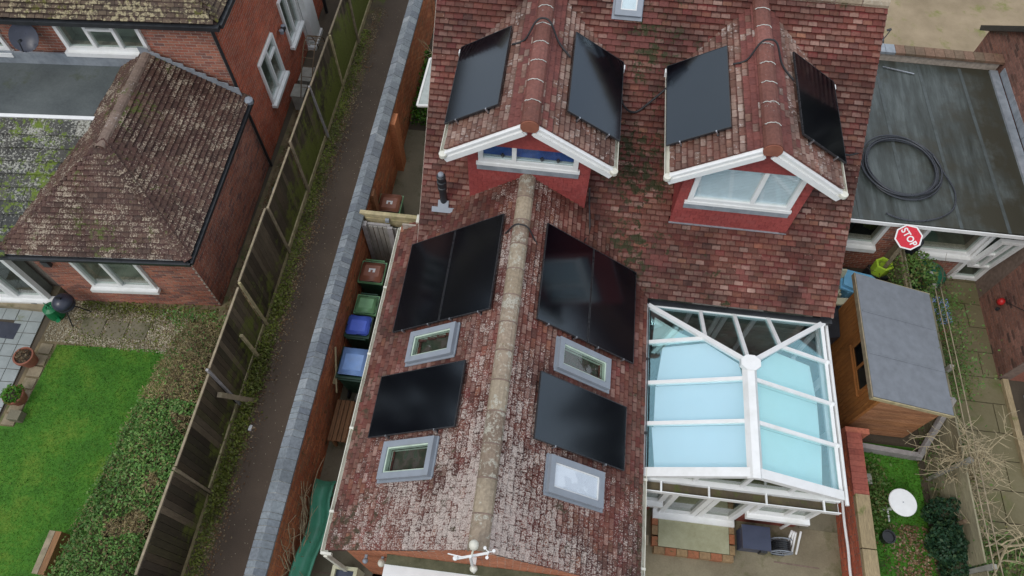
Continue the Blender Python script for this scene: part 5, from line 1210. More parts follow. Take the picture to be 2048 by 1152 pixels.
# ------------------------------------------------------------------ alley wall
aw = empty('alley_wall', (-4.15, 7, 0), 'long brick garden wall with blue-grey saddle coping beside the alley', 'wall')
wc = M(); wc.box(-4.27, -2, 0, -4.03, 24, 1.78); awc = wc.build('wall_core', 'dark_mortar', aw)
abp = Pieces()
brick_face(abp, awc, (-4.03, .3, 0), (0, 1, 0), (0, 0, 1), 16.5, 1.78, 'garden_brick')
abp.finish(awc, 'bricks', 298)
y = -.3; k = 0; random.seed(5)
while y < 17.5:
    L = .115 if y < 6 else .2
    L = random.choice([.11, .115, .2, .12]) if y < 9 else .21
    j = random.uniform(-.008, .008)
    for sg_ in (-1, 1):
        m = M(); x0 = -4.15; x1 = -4.15 + sg_ * .175
        m.prism([(x0, y + .006, 1.94 + j), (x1, y + .006, 1.83 + j * .5), (x1, y + .006, 1.77), (x0, y + .006, 1.77)], (0, L - .012, 0)); m.build('coping_brick', 'coping_brick', aw)
    y += L
m = M(); m.prism([(-4.15, -.3, 1.925), (-3.985, -.3, 1.815), (-3.985, -.3, 1.775), (-4.315, -.3, 1.775), (-4.315, -.3, 1.815)], (0, 17.9, 0)); m.build('coping_mortar', 'light_mortar', aw)
for k, (y0, y1, xo) in enumerate(((11.0, 11.35, .16), (8.9, 9.1, .1))):
    M().box(-4.03, y0, 0, -4.03 + xo, y1, 1.7).build('pier', 'garden_brick', aw)

# ------------------------------------------------------------------ alley fence
af = empty('alley_fence', (-6.1, 7, 0), 'long close board fence green with algae along the left of the alley', 'fence')
posts = [13.64, 11.82, 10.03, 8.23, 6.31, 4.45, 2.6, .8, -1.0]
up_posts = [15.45, 17.3, 19.1]
allp = sorted(posts + up_posts); random.seed(9)
for i, y in enumerate(allp):
    h = 1.86; M().bar((-6.04 + random.uniform(-.02, .02), y + random.uniform(-.03, .03), 0), (-6.04 + random.uniform(-.05, .02), y + random.uniform(-.08, .05), h), .05, .045, (0, 1, 0)).build('post', ('pale_wood', 'old_wood', 'old_wood', 'grey_wood')[i % 4], af)
for a, c in zip(allp[:-1], allp[1:]):
    top = 1.8 + random.uniform(-.08, .05); yy = a + .05; xo_ = random.uniform(-.03, .015)
    while yy < c - .05:
        M().box(-6.1 + xo_ + random.uniform(-.006, .006), yy, .16, -6.075 + xo_, min(yy + .118, c - .05), top - .03 + random.uniform(-.008, .008)).build('board', 'fence_board', af); yy += .125
    M().bar((-6.09, a + .05, top), (-6.09, c - .05, top), .04, .03).build('capping_rail', 'old_wood', af)
    M().box(-6.1, a + .05, 0, -6.065, c - .05, .15).build('gravel_board', 'pale_wood', af)
    for z in (.4, 1.5): M().box(-6.15, a + .05, z, -6.105, c - .05, z + .07).build('arris_rail', 'fence_board', af)
for (y, z0, z1, lab) in ((5.5, 0, 1.05, 'short leaning pale post propped against the alley fence'),): 
    m = M(); m.bar((-5.95, y, z0), (-6.05, y + .05, z1), .06, .06, (0, 1, 0)); tag(m.build('prop_post', 'pale_wood'), lab, 'post')
m = M(); m.bar((-5.8, 4.55, .0), (-6.0, 4.2, 1.2), .1, .1, (0, 1, 0)); tag(m.build('mossy_post', 'old_wood'), 'thick mossy post leaning on the alley fence', 'post')
stuff(scatter('verge_weeds', 'weed_leaf', 9000, lambda: (-5.93 + random.gauss(0, .09), random.uniform(.8, 16), random.uniform(0, .05)) if mnoise.noise(Vector((random.random() * .01, random.uniform(0, 1), 0))) > -2 else None, .055, up=.7), 'weeds and moss along the foot of the alley fence', 'weeds')
def ylump():
    y = random.choice([5.0, 4.6, 5.6, 3.9, 3.3, 6.9, 2.6, 5.3]) + random.gauss(0, .3); return (-5.88 + random.gauss(0, .1), y, abs(random.gauss(.05, .12)))
stuff(scatter('fence_moss', 'weed_leaf', 4500, ylump, .06, up=.6), 'yellow green moss and ivy mounds at the foot of the fence', 'moss')
stuff(scatter('verge_litter', 'litter_leaf', 5000, lambda: (-5.75 + random.gauss(0, .13), random.uniform(.8, 17), .012 + random.uniform(0, .02)), .045, up=2.2), 'brown dead leaves and twigs on the verge of the alley', 'leaves')
stuff(scatter('path_litter', 'pebble', 500, lambda: (random.uniform(-5.7, -4.4), random.uniform(.8, 17), .012), .022, up=3), 'scattered bits of grit on the dark alley path', 'grit')
m = M(); m.box(-5.72, 3.9, .01, -5.66, 4.02, .05, T=None); tag(m.build('litter_scrap', 'white_paint'), 'small white scrap of litter lying on the alley verge', 'litter')

# ------------------------------------------------------------------ hedge and left garden
hd = empty('hedge', (-6.9, 2.5, 0), 'clipped green hedge with brown bare patches between lawn and alley fence', 'hedge')
random.seed(13)
def hx0(y): return -7.45 - .06 * (3.5 - min(3.5, y)) * 1.6 + .28 * max(0, y - 3.6) * .45
HT = 1.5
def hbox(y): return hx0(y), -6.16
def hfn(brown):
    def f():
        y = random.uniform(.3, 5.75); a, c = hbox(y); s = random.random()
        bz = mnoise.noise(Vector((y * 1.3, 4, 1))) + mnoise.noise(Vector((a + y * 2.1, y * 1.9, 6))) * .6
        isb = (y > 3.95 + .4 * bz)
        x = random.uniform(a, c); q_ = (x - a) / (c - a); zt = HT + .09 * mnoise.noise(Vector((x * 3, y * 3, 0))) + .05 * mnoise.noise(Vector((x * 9, y * 9, 4))) - .55 * max(0, .3 - q_) - .2 * max(0, q_ - .8) - (.3 * max(0, y - 4.9))
        patch = mnoise.noise(Vector((x * 1.6, y * 1.6, 9))) > .32
        if (isb or patch) != brown: 
            if random.random() > .1: return None
        if s < .72: return (x, y, zt - abs(random.gauss(0, .05)))
        if s < .86: return (a + abs(random.gauss(0, .04)), y, random.uniform(.1, zt))
        return (random.uniform(a, c), .3 if random.random() < .5 else 5.75 + random.gauss(0, .05), random.uniform(.1, zt))
    return f
scatter('foliage', 'hedge_leaf', 30000, hfn(False), .06, hd, up=.55)
scatter('brown_twigs', 'hedge_brown', 34000, hfn(True), .075, hd, up=.3, asp=.18)
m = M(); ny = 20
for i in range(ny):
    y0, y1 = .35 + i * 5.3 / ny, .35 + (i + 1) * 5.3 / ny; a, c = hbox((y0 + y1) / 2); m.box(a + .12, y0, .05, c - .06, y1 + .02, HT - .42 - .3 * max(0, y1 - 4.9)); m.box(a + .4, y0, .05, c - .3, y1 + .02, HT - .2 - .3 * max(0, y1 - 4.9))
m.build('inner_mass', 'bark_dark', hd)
random.seed(17)
def inlawn():
    x = random.uniform(-11.8, -7.4); y = random.uniform(.6, 5.3)
    if x < -10.45 and y > 3.35: return None
    return (x, y, .012 + random.uniform(0, .03))
stuff(scatter('lawn_grass', 'grass_leaf', 42000, inlawn, .04, up=.05, asp=.22), 'short green grass of the left-hand lawn', 'grass')
stuff(scatter('gravel_pebbles', 'pebble', 7000, lambda: (random.uniform(-10.8, -7.3), random.uniform(5.35, 6.4), random.uniform(.004, .02)), .035, up=2.5, asp=.8), 'pale pebbles in the mossy gravel bed below the brick wall', 'gravel')
stuff(scatter('gravel_weeds', 'weed_leaf', 3000, lambda: (random.uniform(-10.3, -7.2), 6.35 + random.gauss(0, .12) if random.random() < .6 else random.uniform(5.3, 6.4), random.uniform(.01, .05)), .05, up=.8), 'green weeds in the gravel along the brick wall', 'weeds')
stuff(scatter('side_litter', 'litter_leaf', 5000, lambda: (random.uniform(-7.1, -6.2), random.uniform(6.2, 13.5), random.uniform(.01, .03)), .05, up=1.8), 'brown leaves and gravel in the gap between house and alley fence', 'leaves')
def on_grey():
    u = random.uniform(2.3, 6); v = random.uniform(-.3, 2.4); k = mnoise.noise(Vector((u * 1.7, v * 1.7, 3)))
    if k < .12 and not (abs(u - (3.35 - (v + .3) * .45)) < .16): return None
    if u < 3.35 - (v + .3) * .45: return None
    z = 2.3 + (v + .3) / 2.8 * .9 + .09; a = R(4.7); b_ = R(1.5)
    return (-7.2 - math.cos(a) * u - math.sin(b_) * v, 6.66 - math.sin(a) * u + math.cos(b_) * v, z + random.uniform(0, .03))
stuff(scatter('roof_moss', 'weed_leaf', 5000, on_grey, .045, up=.8), 'green moss cushions on the grey tiled roof at the left edge', 'moss')
# pots
def pot(x, y, rad, h, label, leafmat_, nleaf, lr):
    e = empty('flower_pot', (x, y, 0), label, 'flower pot')
    M().lathe([(rad * .72, 0), (rad * .95, h * .8), (rad * 1.05, h * .8), (rad * 1.05, h), (rad * .88, h), (rad * .84, h * .85), (0, h * .85)], 20, (x, y, .03)).build('pot', 'terracotta', e)
    M().lathe([(0, h * .84), (rad * .83, h * .86), (0, h * .88)], 12, (x, y, .035)).build('soil', 'compost', e)
    scatter('plant', leafmat_, nleaf, blob((x, y, h + .05), (lr, lr, lr * .7)), .06, e, up=.6)
pot(-10.78, 4.82, .2, .32, 'round terracotta pot with yellowing plant on the left patio', 'litter_leaf', 160, .13)
pot(-10.62, 3.98, .2, .28, 'terracotta pot with bushy green plant by the lawn edge', 'grass_leaf', 500, .2)
m = M(); m.box(-10.6, 3.5, .0, -10.36, 3.7, .2); tag(m.build('brown_planter_block', 'yard'), 'small brown square planter in front of the green potted plant', 'planter')
# watering can and dark planter
wcn = empty('watering_can', (-10.62, 5.93, 0), 'bright green round plastic watering can beside the dark garden figure', 'watering can')
M().lathe([(.17, .0), (.18, .05), (.16, .32), (.07, .36), (.065, .34), (0, .34)], 18, (-10.72, 5.98, .03)).build('body', 'watering_green', wcn)
m = M(); m.tube([(-10.6, 5.88, .1), (-10.45, 5.75, .25), (-10.33, 5.66, .42)], [.03, .02, .018], 7); m.lathe([(.02, 0), (.05, .03), (.0, .035)], 8, (-10.33, 5.66, .42)); m.build('spout', 'watering_green', wcn)
m = M(); m.tube([(-10.85, 6.05, .1), (-10.95, 6.1, .3), (-10.8, 6.02, .42), (-10.7, 5.96, .36)], .015, 6); m.build('handle', 'watering_green', wcn)
bbq = empty('kettle_barbecue', (-10.3, 6.2, 0), 'dark grey kettle barbecue on legs against the brick wall corner', 'barbecue')
M().lathe([(0, .38), (.12, .4), (.2, .5), (.22, .6)], 18, (-10.28, 6.02, 0)).build('bowl', 'slate_blue', bbq, smooth=True)
M().lathe([(.225, .6), (.215, .68), (.14, .77), (.03, .8), (0, .8)], 18, (-10.28, 6.02, 0)).build('lid', 'slate_blue', bbq, smooth=True)
M().box(-10.33, 6.0, .8, -10.23, 6.04, .84).build('handle', 'dark_plastic', bbq)
for t in (30, 150, 270): m = M(); m.tube([(-10.28 + .1 * math.cos(R(t)), 6.02 + .1 * math.sin(R(t)), .42), (-10.28 + .28 * math.cos(R(t)), 6.02 + .28 * math.sin(R(t)), .0)], .014, 6); m.build('leg', 'dark_plastic', bbq)
tr = empty('wooden_trough', (-8.6, 1.15, 0), 'brown wooden sleeper box at the lawn edge under the hedge', 'trough')
for k, x in enumerate((-8.62, -8.5)): M().box(x, .75, 0, x + .11, 1.5, .42).build('beam', 'old_wood' if k == 0 else 'bench_wood', tr)

# ------------------------------------------------------------------ left house (own slightly turned axes)
A1, A2 = R(4.7), R(1.5)
LO = Vector((-7.2, 6.66, 0)); LU = Vector((-math.cos(A1), -math.sin(A1), 0)); LV = Vector((-math.sin(A2), math.cos(A2), 0))
def Lp(u, v, z): return LO + LU * u + LV * v + Vector((0, 0, z))
lh = empty('left_house', (-9, 11, 0), 'red brick house at the top left with mossy tiled roof and white windows', 'house')
le = empty('left_extension', (-8.8, 8.5, 0), 'single storey brick extension with hipped brown lichen covered roof', 'extension')
lb = Pieces(); lb2 = Pieces()
def wallbox(parent, u0, v0, u1, v1, z0, z1, mat='mortar', name='wall'):
    m = M(); m.prism([Lp(u0, v0, z0), Lp(u1, v0, z0), Lp(u1, v1, z0), Lp(u0, v1, z0)], (0, 0, z1 - z0)); return m.build(name, mat, parent)
ez = 2.25
fw = holed_wall(le, Lp(3.3, 0, 0), -LU, (0, 0, 1), 3.3, ez, .2, 'mortar', [(.84, .82, 2.14, 2.03)]); sw = wallbox(le, 0, .201, .2, 4.1, 0, ez)
brick_face(lb, fw, Lp(3.3, 0, 0), -LU, (0, 0, 1), 3.3, ez, 'house_brick', holes=[(3.3 - 2.52, .7, 3.3 - 1.1, 2.1)])
brick_face(lb, sw, Lp(0, 0, 0), LV, (0, 0, 1), 4.1, ez, 'house_brick')
lb.finish(le, 'bricks', 296)
window(le, Lp(2.5, 0, .78), -LU, (0, 0, 1), 1.38, 1.28, [.46], fr=.07, sill=.14, sillh=.1, room='room_pale', rdepth=.45)
# hip roof
er = .26; rz = ez + .12; w2 = 1.95; rh_ = 3.62
c0 = Lp(-er, -er, rz); c1 = Lp(3.5, -er, rz); rg0 = Lp(-er + w2 - .18, -er + w2 * .93, rh_); rg1 = Lp(-er + w2 - .18, 4.05, rh_); c3 = Lp(-er, 4.1, rz); c4 = Lp(3.5, 4.05, rz)
def planar(pc, parent, O, Ud, apex_pts, mat, **kw):
    """tile a planar polygon given as world points; O and Ud lie along its eave"""
    O = Vector(O); Ud = Vector(Ud).normalized(); P = [Vector(p) for p in apex_pts]; n = None
    for p in P:
        c_ = Ud.cross(p - O)
        if c_.length > .3: n = c_.normalized(); break
    if n.z < 0: n = -n
    S = n.cross(Ud).normalized()
    if S.z < 0: S = -S
    poly = [((p - O).dot(Ud), (p - O).dot(S)) for p in P]; tile_face(pc, parent, O, Ud, S, poly, mat, **kw)
et = Pieces()
rA = M().prism([q_ - Vector((0, 0, .03)) for q_ in (c0, c1, rg0)], (0, 0, -.08)).build('roof', 'underlay', le); rB = M().prism([q_ - Vector((0, 0, .03)) for q_ in (c0, rg0, rg1, c3)], (0, 0, -.08)).build('roof', 'underlay', le); rC = M().prism([q_ - Vector((0, 0, .03)) for q_ in (c1, c4, rg1, rg0)], (0, 0, -.08)).build('roof', 'underlay', le)
planar(et, rA, c1, c0 - c1, [c1, c0, rg0], 'ext_tile', jit=.006); planar(et, rB, c0, c3 - c0, [c0, c3, rg1, rg0], 'ext_tile', jit=.006); planar(et, rC, c4, c1 - c4, [c4, c1, rg0, rg1], 'ext_tile', jit=.006)
# bonnet tiles down the hip
dv = rg0 - c0; n_ = int(dv.length / .12)
for k in range(n_):
    p = c0 + dv * (k / n_); d_ = dv.normalized(); side = d_.cross(Vector((0, 0, 1))).normalized(); up = side.cross(d_)
    T = frame_T(p + up * .03, side, (d_ * .9 + up * -.1).normalized(), up, .17, .17, .03); et.add(T, 'ext_tile', 'tile', rB, 'hip_tile')
et.finish(le, 'roof_tiles', 296)
ridge(le, rg0 - LV * .12 + Vector((0, 0, -.02)), rg1 + Vector((0, 0, -.02)), .11, .42, 'ridge_brown')
m = M(); m.bar(Lp(-er - .05, -er - .06, rz - .03), Lp(3.5, -er - .06, rz - .03), .09, .07); m.build('gutter', 'dark_plastic', le)
m = M(); m.bar(Lp(-er - .05, -er - .06, rz - .03), Lp(-er - .05, 4.05, rz - .03), .08, .07); m.build('gutter', 'dark_plastic', le)
m = M(); m.bar(Lp(.0, -er, rz - .06), Lp(3.4, -er, rz - .06), .05, .12); m.build('fascia', 'white_paint', le)
fd = empty('wall_light', Lp(3.0, -.05, 1.75), 'small black lantern on the brick wall left of the window', 'lamp')
M().box(-10.27, 6.33, 1.6, -10.12, 6.42, 1.78).build('lamp_body', 'dark_plastic', fd)
# grey tiled lower roof and felt roof behind
gp = Pieces(); gA = Lp(3.35, -.3, 2.3); gB = Lp(6.5, -.3, 2.3); gC = Lp(6.5, 2.5, 3.2); gD = Lp(2.1, 2.5, 3.2); gE = Lp(3.0, .6, 2.6)
grs = M().prism([gA, gB, gC, gD], (0, 0, -.08)).build('lower_roof', 'underlay', le)
planar(gp, grs, gB, gA - gB, [gB, gA, gD, gC], 'grey_tile', g=.28, w=.32, th=.055, jit=.006, lift=1.4, over=1.3, name='roof_tile')
gp.finish(le, 'lower_roof_tiles', 200)
m = M(); m.bar(gA + Vector((0, 0, .02)), gD + Vector((0, 0, .02)), .1, .05); m.build('valley_gutter', 'dark_plastic', le)
M().prism([Lp(2.05, 2.55, 3.2), Lp(6.5, 2.55, 3.2), Lp(6.5, 4.05, 3.25), Lp(1.72, 4.05, 3.25)], (0, 0, -.1)).build('felt_roof', 'felt_left', le)
m = M(); m.bar(Lp(2.1, 2.5, 3.24), Lp(6.5, 2.5, 3.24), .09, .06); m.build('roof_trim', 'white_paint', le)
m = M(); m.bar(Lp(1.5, 4.02, 3.4), Lp(6.5, 4.02, 3.4), .04, .3); m.build('lead_flashing', 'lead', le)
a_, c_ = Lp(1.62, 4.03, 3.6), Lp(-.15, 4.03, 2.45); 
for k in range(9):
    p = lerp(a_, c_, k / 9); q = lerp(a_, c_, (k + 1) / 9); m = M(); m.prism([p + Vector((0, -.04, -.02)), q + Vector((0, -.04, -.02)), q + Vector((0, -.04, .3)), p + Vector((0, -.04, .22))], (0, .015, 0)); m.build('step_flashing', 'lead', le)
M().lathe([(.1, 0), (.11, .1), (.06, .14)], 8, Lp(-.27, 3.95, rz - .02)).build('hopper', 'grey_alu', le)
wallbox(le, 3.3, .3, 6.5, .4, 0, 2.2, 'mortar')
# white doors of the left garden room
for k in range(3):
    window(le, Lp(3.75 + .75 * (k + 1), -.05, .2), -LU, (0, 0, 1), .74, 1.95, [], fr=.09, sill=0, name='garden_door', room='room', rdepth=.25)
m = M(); m.prism([Lp(3.5, -.2, .14), Lp(6.5, -.2, .14), Lp(6.5, -.02, .14), Lp(3.5, -.02, .14)], (0, 0, .07)); m.build('door_sill', 'upvc', le)
# upper house
hz = 4.3; v0 = 4.12
uf = holed_wall(lh, Lp(6.5, v0, 0), -LU, (0, 0, 1), 6.5, hz, .2, 'mortar', [(3.34, 3.64, 5.01, 4.5), (.2, 3.56, 2.0, 4.5)]); us = holed_wall(lh, Lp(0, v0 + .201, 0), LV, (0, 0, 1), 8.8, hz, .2, 'mortar', [(1.04, .92, 2.16, 2.09), (3.02, 1.04, 3.96, 2.31), (4.08, .12, 4.76, 2.16)])
h1 = [(3.3, 3.55, 5.05, 4.5), (.15, 3.45, 2.05, 4.5)]
brick_face(lb2, uf, Lp(6.5, v0, 2.4), -LU, (0, 0, 1), 6.5, hz - 2.4, 'house_brick', holes=[(a, c - 2.4, d, e - 2.4) for a, c, d, e in h1])
brick_face(lb2, us, Lp(0, v0, 0), LV, (0, 0, 1), 9, hz, 'side_brick', holes=[(1.25, .85, 2.4, 2.15), (3.2, .95, 4.2, 2.35), (4.25, .0, 4.9, 2.2)])
lb2.finish(lh, 'bricks', 296)
window(lh, Lp(3.2, v0, 3.6), -LU, (0, 0, 1), 1.75, .75, [.36, .68], fr=.075, sill=.14, sillh=.1, room='room_pale', rdepth=.4, trans=(1, .72))
window(lh, Lp(6.35, v0, 3.52), -LU, (0, 0, 1), 1.9, .8, [.5], fr=.075, sill=.14, sillh=.1, room='room', rdepth=.4)
window(lh, Lp(0, v0 + 1.22, .88), LV, (0, 0, 1), 1.18, 1.25, [.5], N=(1, .02, 0), fr=.07, sill=.14, sillh=.08, room='room_pale', rdepth=.4, trans=(1, .7))
window(lh, Lp(0, v0 + 3.2, 1.0), LV, (0, 0, 1), 1.0, 1.35, [.5], N=(1, .02, 0), fr=.07, sill=.14, sillh=.08, room='room_pale', rdepth=.4)
window(lh, Lp(0, v0 + 4.25, .1), LV, (0, 0, 1), .75, 2.1, [], N=(1, .02, 0), fr=.08, sill=.25, sillh=.1, room='room', rdepth=.2, name='side_door')
M().box(-7.35, 15.1, .2, -7.2, 15.7, 2.1).build('door_panel', 'upvc', lh)
ut = Pieces(); u0 = Lp(-.24, v0 - .1, hz + .12); u1 = Lp(6.5, v0 - .1, hz + .12); u2 = Lp(6.5, v0 + 3.4, hz + 2.9); u3 = Lp(3.0, v0 + 3.4, hz + 2.9); 
urs = M().prism([u0, u1, u2, u3], (0, 0, -.1)).build('roof', 'underlay', lh); planar(ut, urs, u1, u0 - u1, [u1, u0, u3, u2], 'upper_tile', g=.1, jit=.006)
u4 = Lp(-.24, v0 + 9, hz + .12); u5 = Lp(2.85, v0 + 9, hz + 2.9)
urs2 = M().prism([u0, u3, u5, u4], (0, 0, -.1)).build('roof', 'underlay', lh); planar(ut, urs2, u0, u4 - u0, [u0, u4, u5, u3], 'upper_tile', g=.1, jit=.006)
ut.finish(lh, 'roof_tiles', 296)
m = M(); m.bar(Lp(-.3, v0 - .15, hz + .08), Lp(6.5, v0 - .15, hz + .08), .1, .09); m.bar(Lp(-.3, v0 - .1, hz + .08), Lp(-.3, v0 + 9, hz + .08), .1, .09); m.build('gutter', 'dark_plastic', lh)
m = M(); m.tube([Lp(-.06, v0 - .03, hz), Lp(-.06, v0 - .03, .0)], .035, 8); m.build('downpipe', 'dark_plastic', lh)
m = M(); m.tube([(-7.28, 16.6, 4.2), (-7.28, 16.6, 0)], .05, 8); m.build('soil_pipe', 'dark_plastic', lh)
dish((-11.0, 10.2, 4.1), (.3, -.7, .6), .27, 'dark round satellite dish on the brick wall left of the upper window')
sl_ = empty('security_light', Lp(-.1, v0 + 2.85, 1.85), 'twin grey security light on the side wall between the two windows', 'lamp')
for s in (-1, 1): M().lathe([(0, 0), (.05, .0), (.06, .1), (0, .11)], 10, Lp(-.12, v0 + 2.85 + s * .09, 1.8)).build('lamp_head', 'grey_alu', sl_)
M().box(-7.3, 13.58, 1.82, -7.2, 13.72, 1.9).build('bracket', 'dark_plastic', sl_)
# boxes and iron arch in the gap
for (x, y, sx, sy, h, lab) in ((-6.98, 12.9, .32, .42, .5, 'pale grey square cabinet against the side wall, nearer one'), (-6.98, 13.6, .3, .5, .42, 'pale grey cabinet against the side wall below the far window')):
    m = M(); m.box(x - sx / 2, y - sy / 2, 0, x + sx / 2, y + sy / 2, h); m.box(x - sx / 2 - .015, y - sy / 2 - .015, h + .001, x + sx / 2 + .015, y + sy / 2 + .015, h + .03); tag(m.build('wall_cabinet', 'concrete_post'), lab, 'cabinet')
m = M()
for dx in (-.12, .16):
    m.tube([(-6.55 + dx + .15 * math.sin(math.pi * k / 14), 12.3 + k * .13, .9 + 1.1 * math.sin(math.pi * k / 14)) for k in range(15)], .014, 5)
m.tube([(-6.5, 12.3, 0), (-6.55, 12.3, .9)], .014, 5); m.tube([(-6.5, 14.12, 0), (-6.55, 14.12, .9)], .014, 5)
for k in range(1, 14): p = Vector((-6.55 + .15 * math.sin(math.pi * k / 14), 12.3 + k * .13, .9 + 1.1 * math.sin(math.pi * k / 14))); m.tube([p + Vector((-.12, 0, 0)), p + Vector((.16, 0, 0))], .009, 4)
tag(m.build('iron_arch', 'bark_dark'), 'rusty wrought iron garden arch standing in the gap beside the fence', 'garden arch')
m = M(); m.lathe([(.12, 0), (.13, .5), (.14, .52), (.1, .62), (0, .64)], 14, (-6.6, 9.6, 0)); tag(m.build('water_canister', 'grey_alu', smooth=False), 'grey domed canister standing in the gap behind the alley fence', 'canister')

# ------------------------------------------------------------------ side yard things
def wheelie(x, y, w, d, h, lidm, label, front=-1, mark=False, bodym='bin_green'):
    e = empty('wheelie_bin', (x, y, 0), label, 'wheelie bin', 'wheelie bins in the side yard')
    m = M(); a, c = .8, 1.0
    m.add([(x - w / 2 * a, y - d / 2 * a, .06), (x + w / 2 * a, y - d / 2 * a, .06), (x + w / 2 * a, y + d / 2 * a, .06), (x - w / 2 * a, y + d / 2 * a, .06),
           (x - w / 2, y - d / 2, h), (x + w / 2, y - d / 2, h), (x + w / 2, y + d / 2, h), (x - w / 2, y + d / 2, h)], [(3, 2, 1, 0), (4, 5, 6, 7), (0, 1, 5, 4), (1, 2, 6, 5), (2, 3, 7, 6), (3, 0, 4, 7)]); m.build('body', bodym, e)
    M().box(x - w / 2 - .02, y - d / 2 - .02, h - .06, x + w / 2 + .02, y + d / 2 + .02, h - .001).build('rim', 'lid_green' if mark or lidm == 'lid_green' else bodym, e)
    bm = bmesh.new(); bmesh.ops.create_cube(bm, size=1); bmesh.ops.scale(bm, vec=(w, d * .96, .06), verts=bm.verts); bmesh.ops.translate(bm, vec=(x, y + front * .02, h + .035), verts=bm.verts)
    bmesh.ops.bevel(bm, geom=[ed for ed in bm.edges], offset=.05 if w > .5 else .035, segments=3, affect='EDGES', clamp_overlap=True)
    me = bpy.data.meshes.new('lid'); bm.to_mesh(me); bm.free(); me.materials.append(MAT[lidm]); lo = bpy.data.objects.new('lid', me); COL.objects.link(lo); attach(lo, e)
    me.polygons.foreach_set('use_smooth', [True] * len(me.polygons))
    m = M(); m.box(x - w * .33, y + front * .0 - d * .28, h + .062, x + w * .33, y + d * .26, h + .072); m.build('lid_panel', lidm, lo)
    m = M(); yb = y - front * (d / 2 + .05); m.tube([(x - w * .42, yb, h), (x + w * .42, yb, h)], .016, 6); m.build('handle', bodym if not mark else 'lid_green', e)
    for s in (-1, 1): m = M(); m.tube([(x + s * w * .4, yb + front * .06, .1), (x + s * w * .33, yb + front * .06, .1)], .1, 12); m.build('wheel', 'rubber', e)
    if mark:
        m = M(); z = h + .073
        m.box(x - .07, y - .045, z, x - .03, y + .05, z + .003); m.box(x + .02, y - .045, z, x + .07, y + .05, z + .003); m.box(x - .03, y + .012, z, x + .02, y + .05, z + .003); m.build('house_number', 'white_paint', lo)
wheelie(-3.72, 9.22, .5, .52, 1.0, 'bin_brown', 'brown lidded wheelie bin with white number behind the wooden gate', 1, True, bodym='bin_green')
wheelie(-3.72, 7.38, .5, .5, 1.02, 'bin_brown', 'brown lidded wheelie bin with white number just in front of the gate', -1, True)
wheelie(-3.68, 6.6, .44, .42, .98, 'lid_green', 'wheelie bin with light green lid between the brown and blue lidded bins', -1)
wheelie(-3.73, 6.07, .48, .46, .98, 'lid_blue', 'wheelie bin with bright royal blue lid next to the green lidded one', 1)
wheelie(-3.62, 5.22, .56, .64, 1.06, 'lid_sky', 'largest wheelie bin with faded sky blue lid nearest the wooden bench', 1)
gt = empty('side_gate', (-3.4, 8.16, 0), 'weathered grey plank gate across the side yard', 'gate')
x = -3.97
while x < -2.85:
    wd = .1; z1 = 1.68 if x < -3.32 else 1.6; M().box(x, 8.12 + random.uniform(-.004, .004), .06, x + wd - .012, 8.145, z1).build('plank', 'gate_board', gt); x += wd + .004
M().box(-4.0, 8.15, 1.6, -3.4, 8.2, 1.72).build('top_rail', 'grey_wood', gt); M().box(-3.99, 8.08, .05, -3.9, 8.2, 1.75).build('post', 'grey_wood', gt); M().box(-3.44, 8.06, .05, -3.33, 8.119, 1.75).build('stile', 'grey_wood', gt)
M().box(-3.26, 8.07, 1.1, -3.2, 8.118, 1.18).build('latch', 'black_metal', gt); M().box(-3.5, 8.2, 1.76, -3.42, 8.26, 1.84).build('bolt', 'grey_alu', gt)
gl = empty('gate_lintel', (-3.4, 8.35, 1.75), 'pale timber beam spanning above the side gate', 'beam')
M().box(-4.06, 8.28, 1.78, -2.4, 8.37, 1.9).build('beam', 'pale_wood', gl); M().box(-3.95, 8.26, 1.55, -2.4, 8.279, 1.779).build('fascia', 'pale_wood', gl)
for x in (-4.0, -2.5): M().box(x - .02, 8.3, 0, x + .07, 8.36, 1.779).build('post', 'pale_wood', gl)
bn = empty('slatted_bench', (-3.8, 4.15, 0), 'small brown slatted wooden bench against the brick alley wall', 'bench')
for k in range(4): M().box(-3.9 + k * .09, 3.75, .55, -3.825 + k * .09, 4.6, .58).build('slat', 'bench_wood', bn)
for (x, y) in ((-3.88, 3.8), (-3.6, 3.8), (-3.88, 4.5), (-3.6, 4.5)): M().box(x, y, 0, x + .05, y + .05, .549).build('leg', 'bench_wood', bn)
M().box(-3.9, 3.76, .47, -3.86, 4.59, .545).box(-3.56, 3.76, .3, -3.53, 4.59, .545).build('apron', 'bench_wood', bn)
m = M(); m.lathe([(0, 0), (.12, .02), (.15, .15), (.1, .28), (0, .3)], 12, (-3.5, 4.75, .15), sx=1, sy=1.1); tag(m.build('grey_sack', 'concrete_post', smooth=True), 'lumpy pale grey sack between the sky blue bin and the bench', 'sack')
m = M(); m.lathe([(0, 0), (.09, .01), (.09, .1), (0, .12)], 12, (-3.3, 4.7, .1)); tag(m.build('orange_lid_tub', 'terracotta'), 'small orange-brown tub half hidden beneath the gutter', 'tub')
m = M(); m.box(-4.05, 4.85, .75, -3.97, 5.2, .8); m.bar((-3.98, 5.4, 1.35), (-3.92, 4.7, .7), .03, .03); tag(m.build('leaning_pole', 'pale_wood'), 'pale pole leaning on the inner side of the alley wall', 'pole')
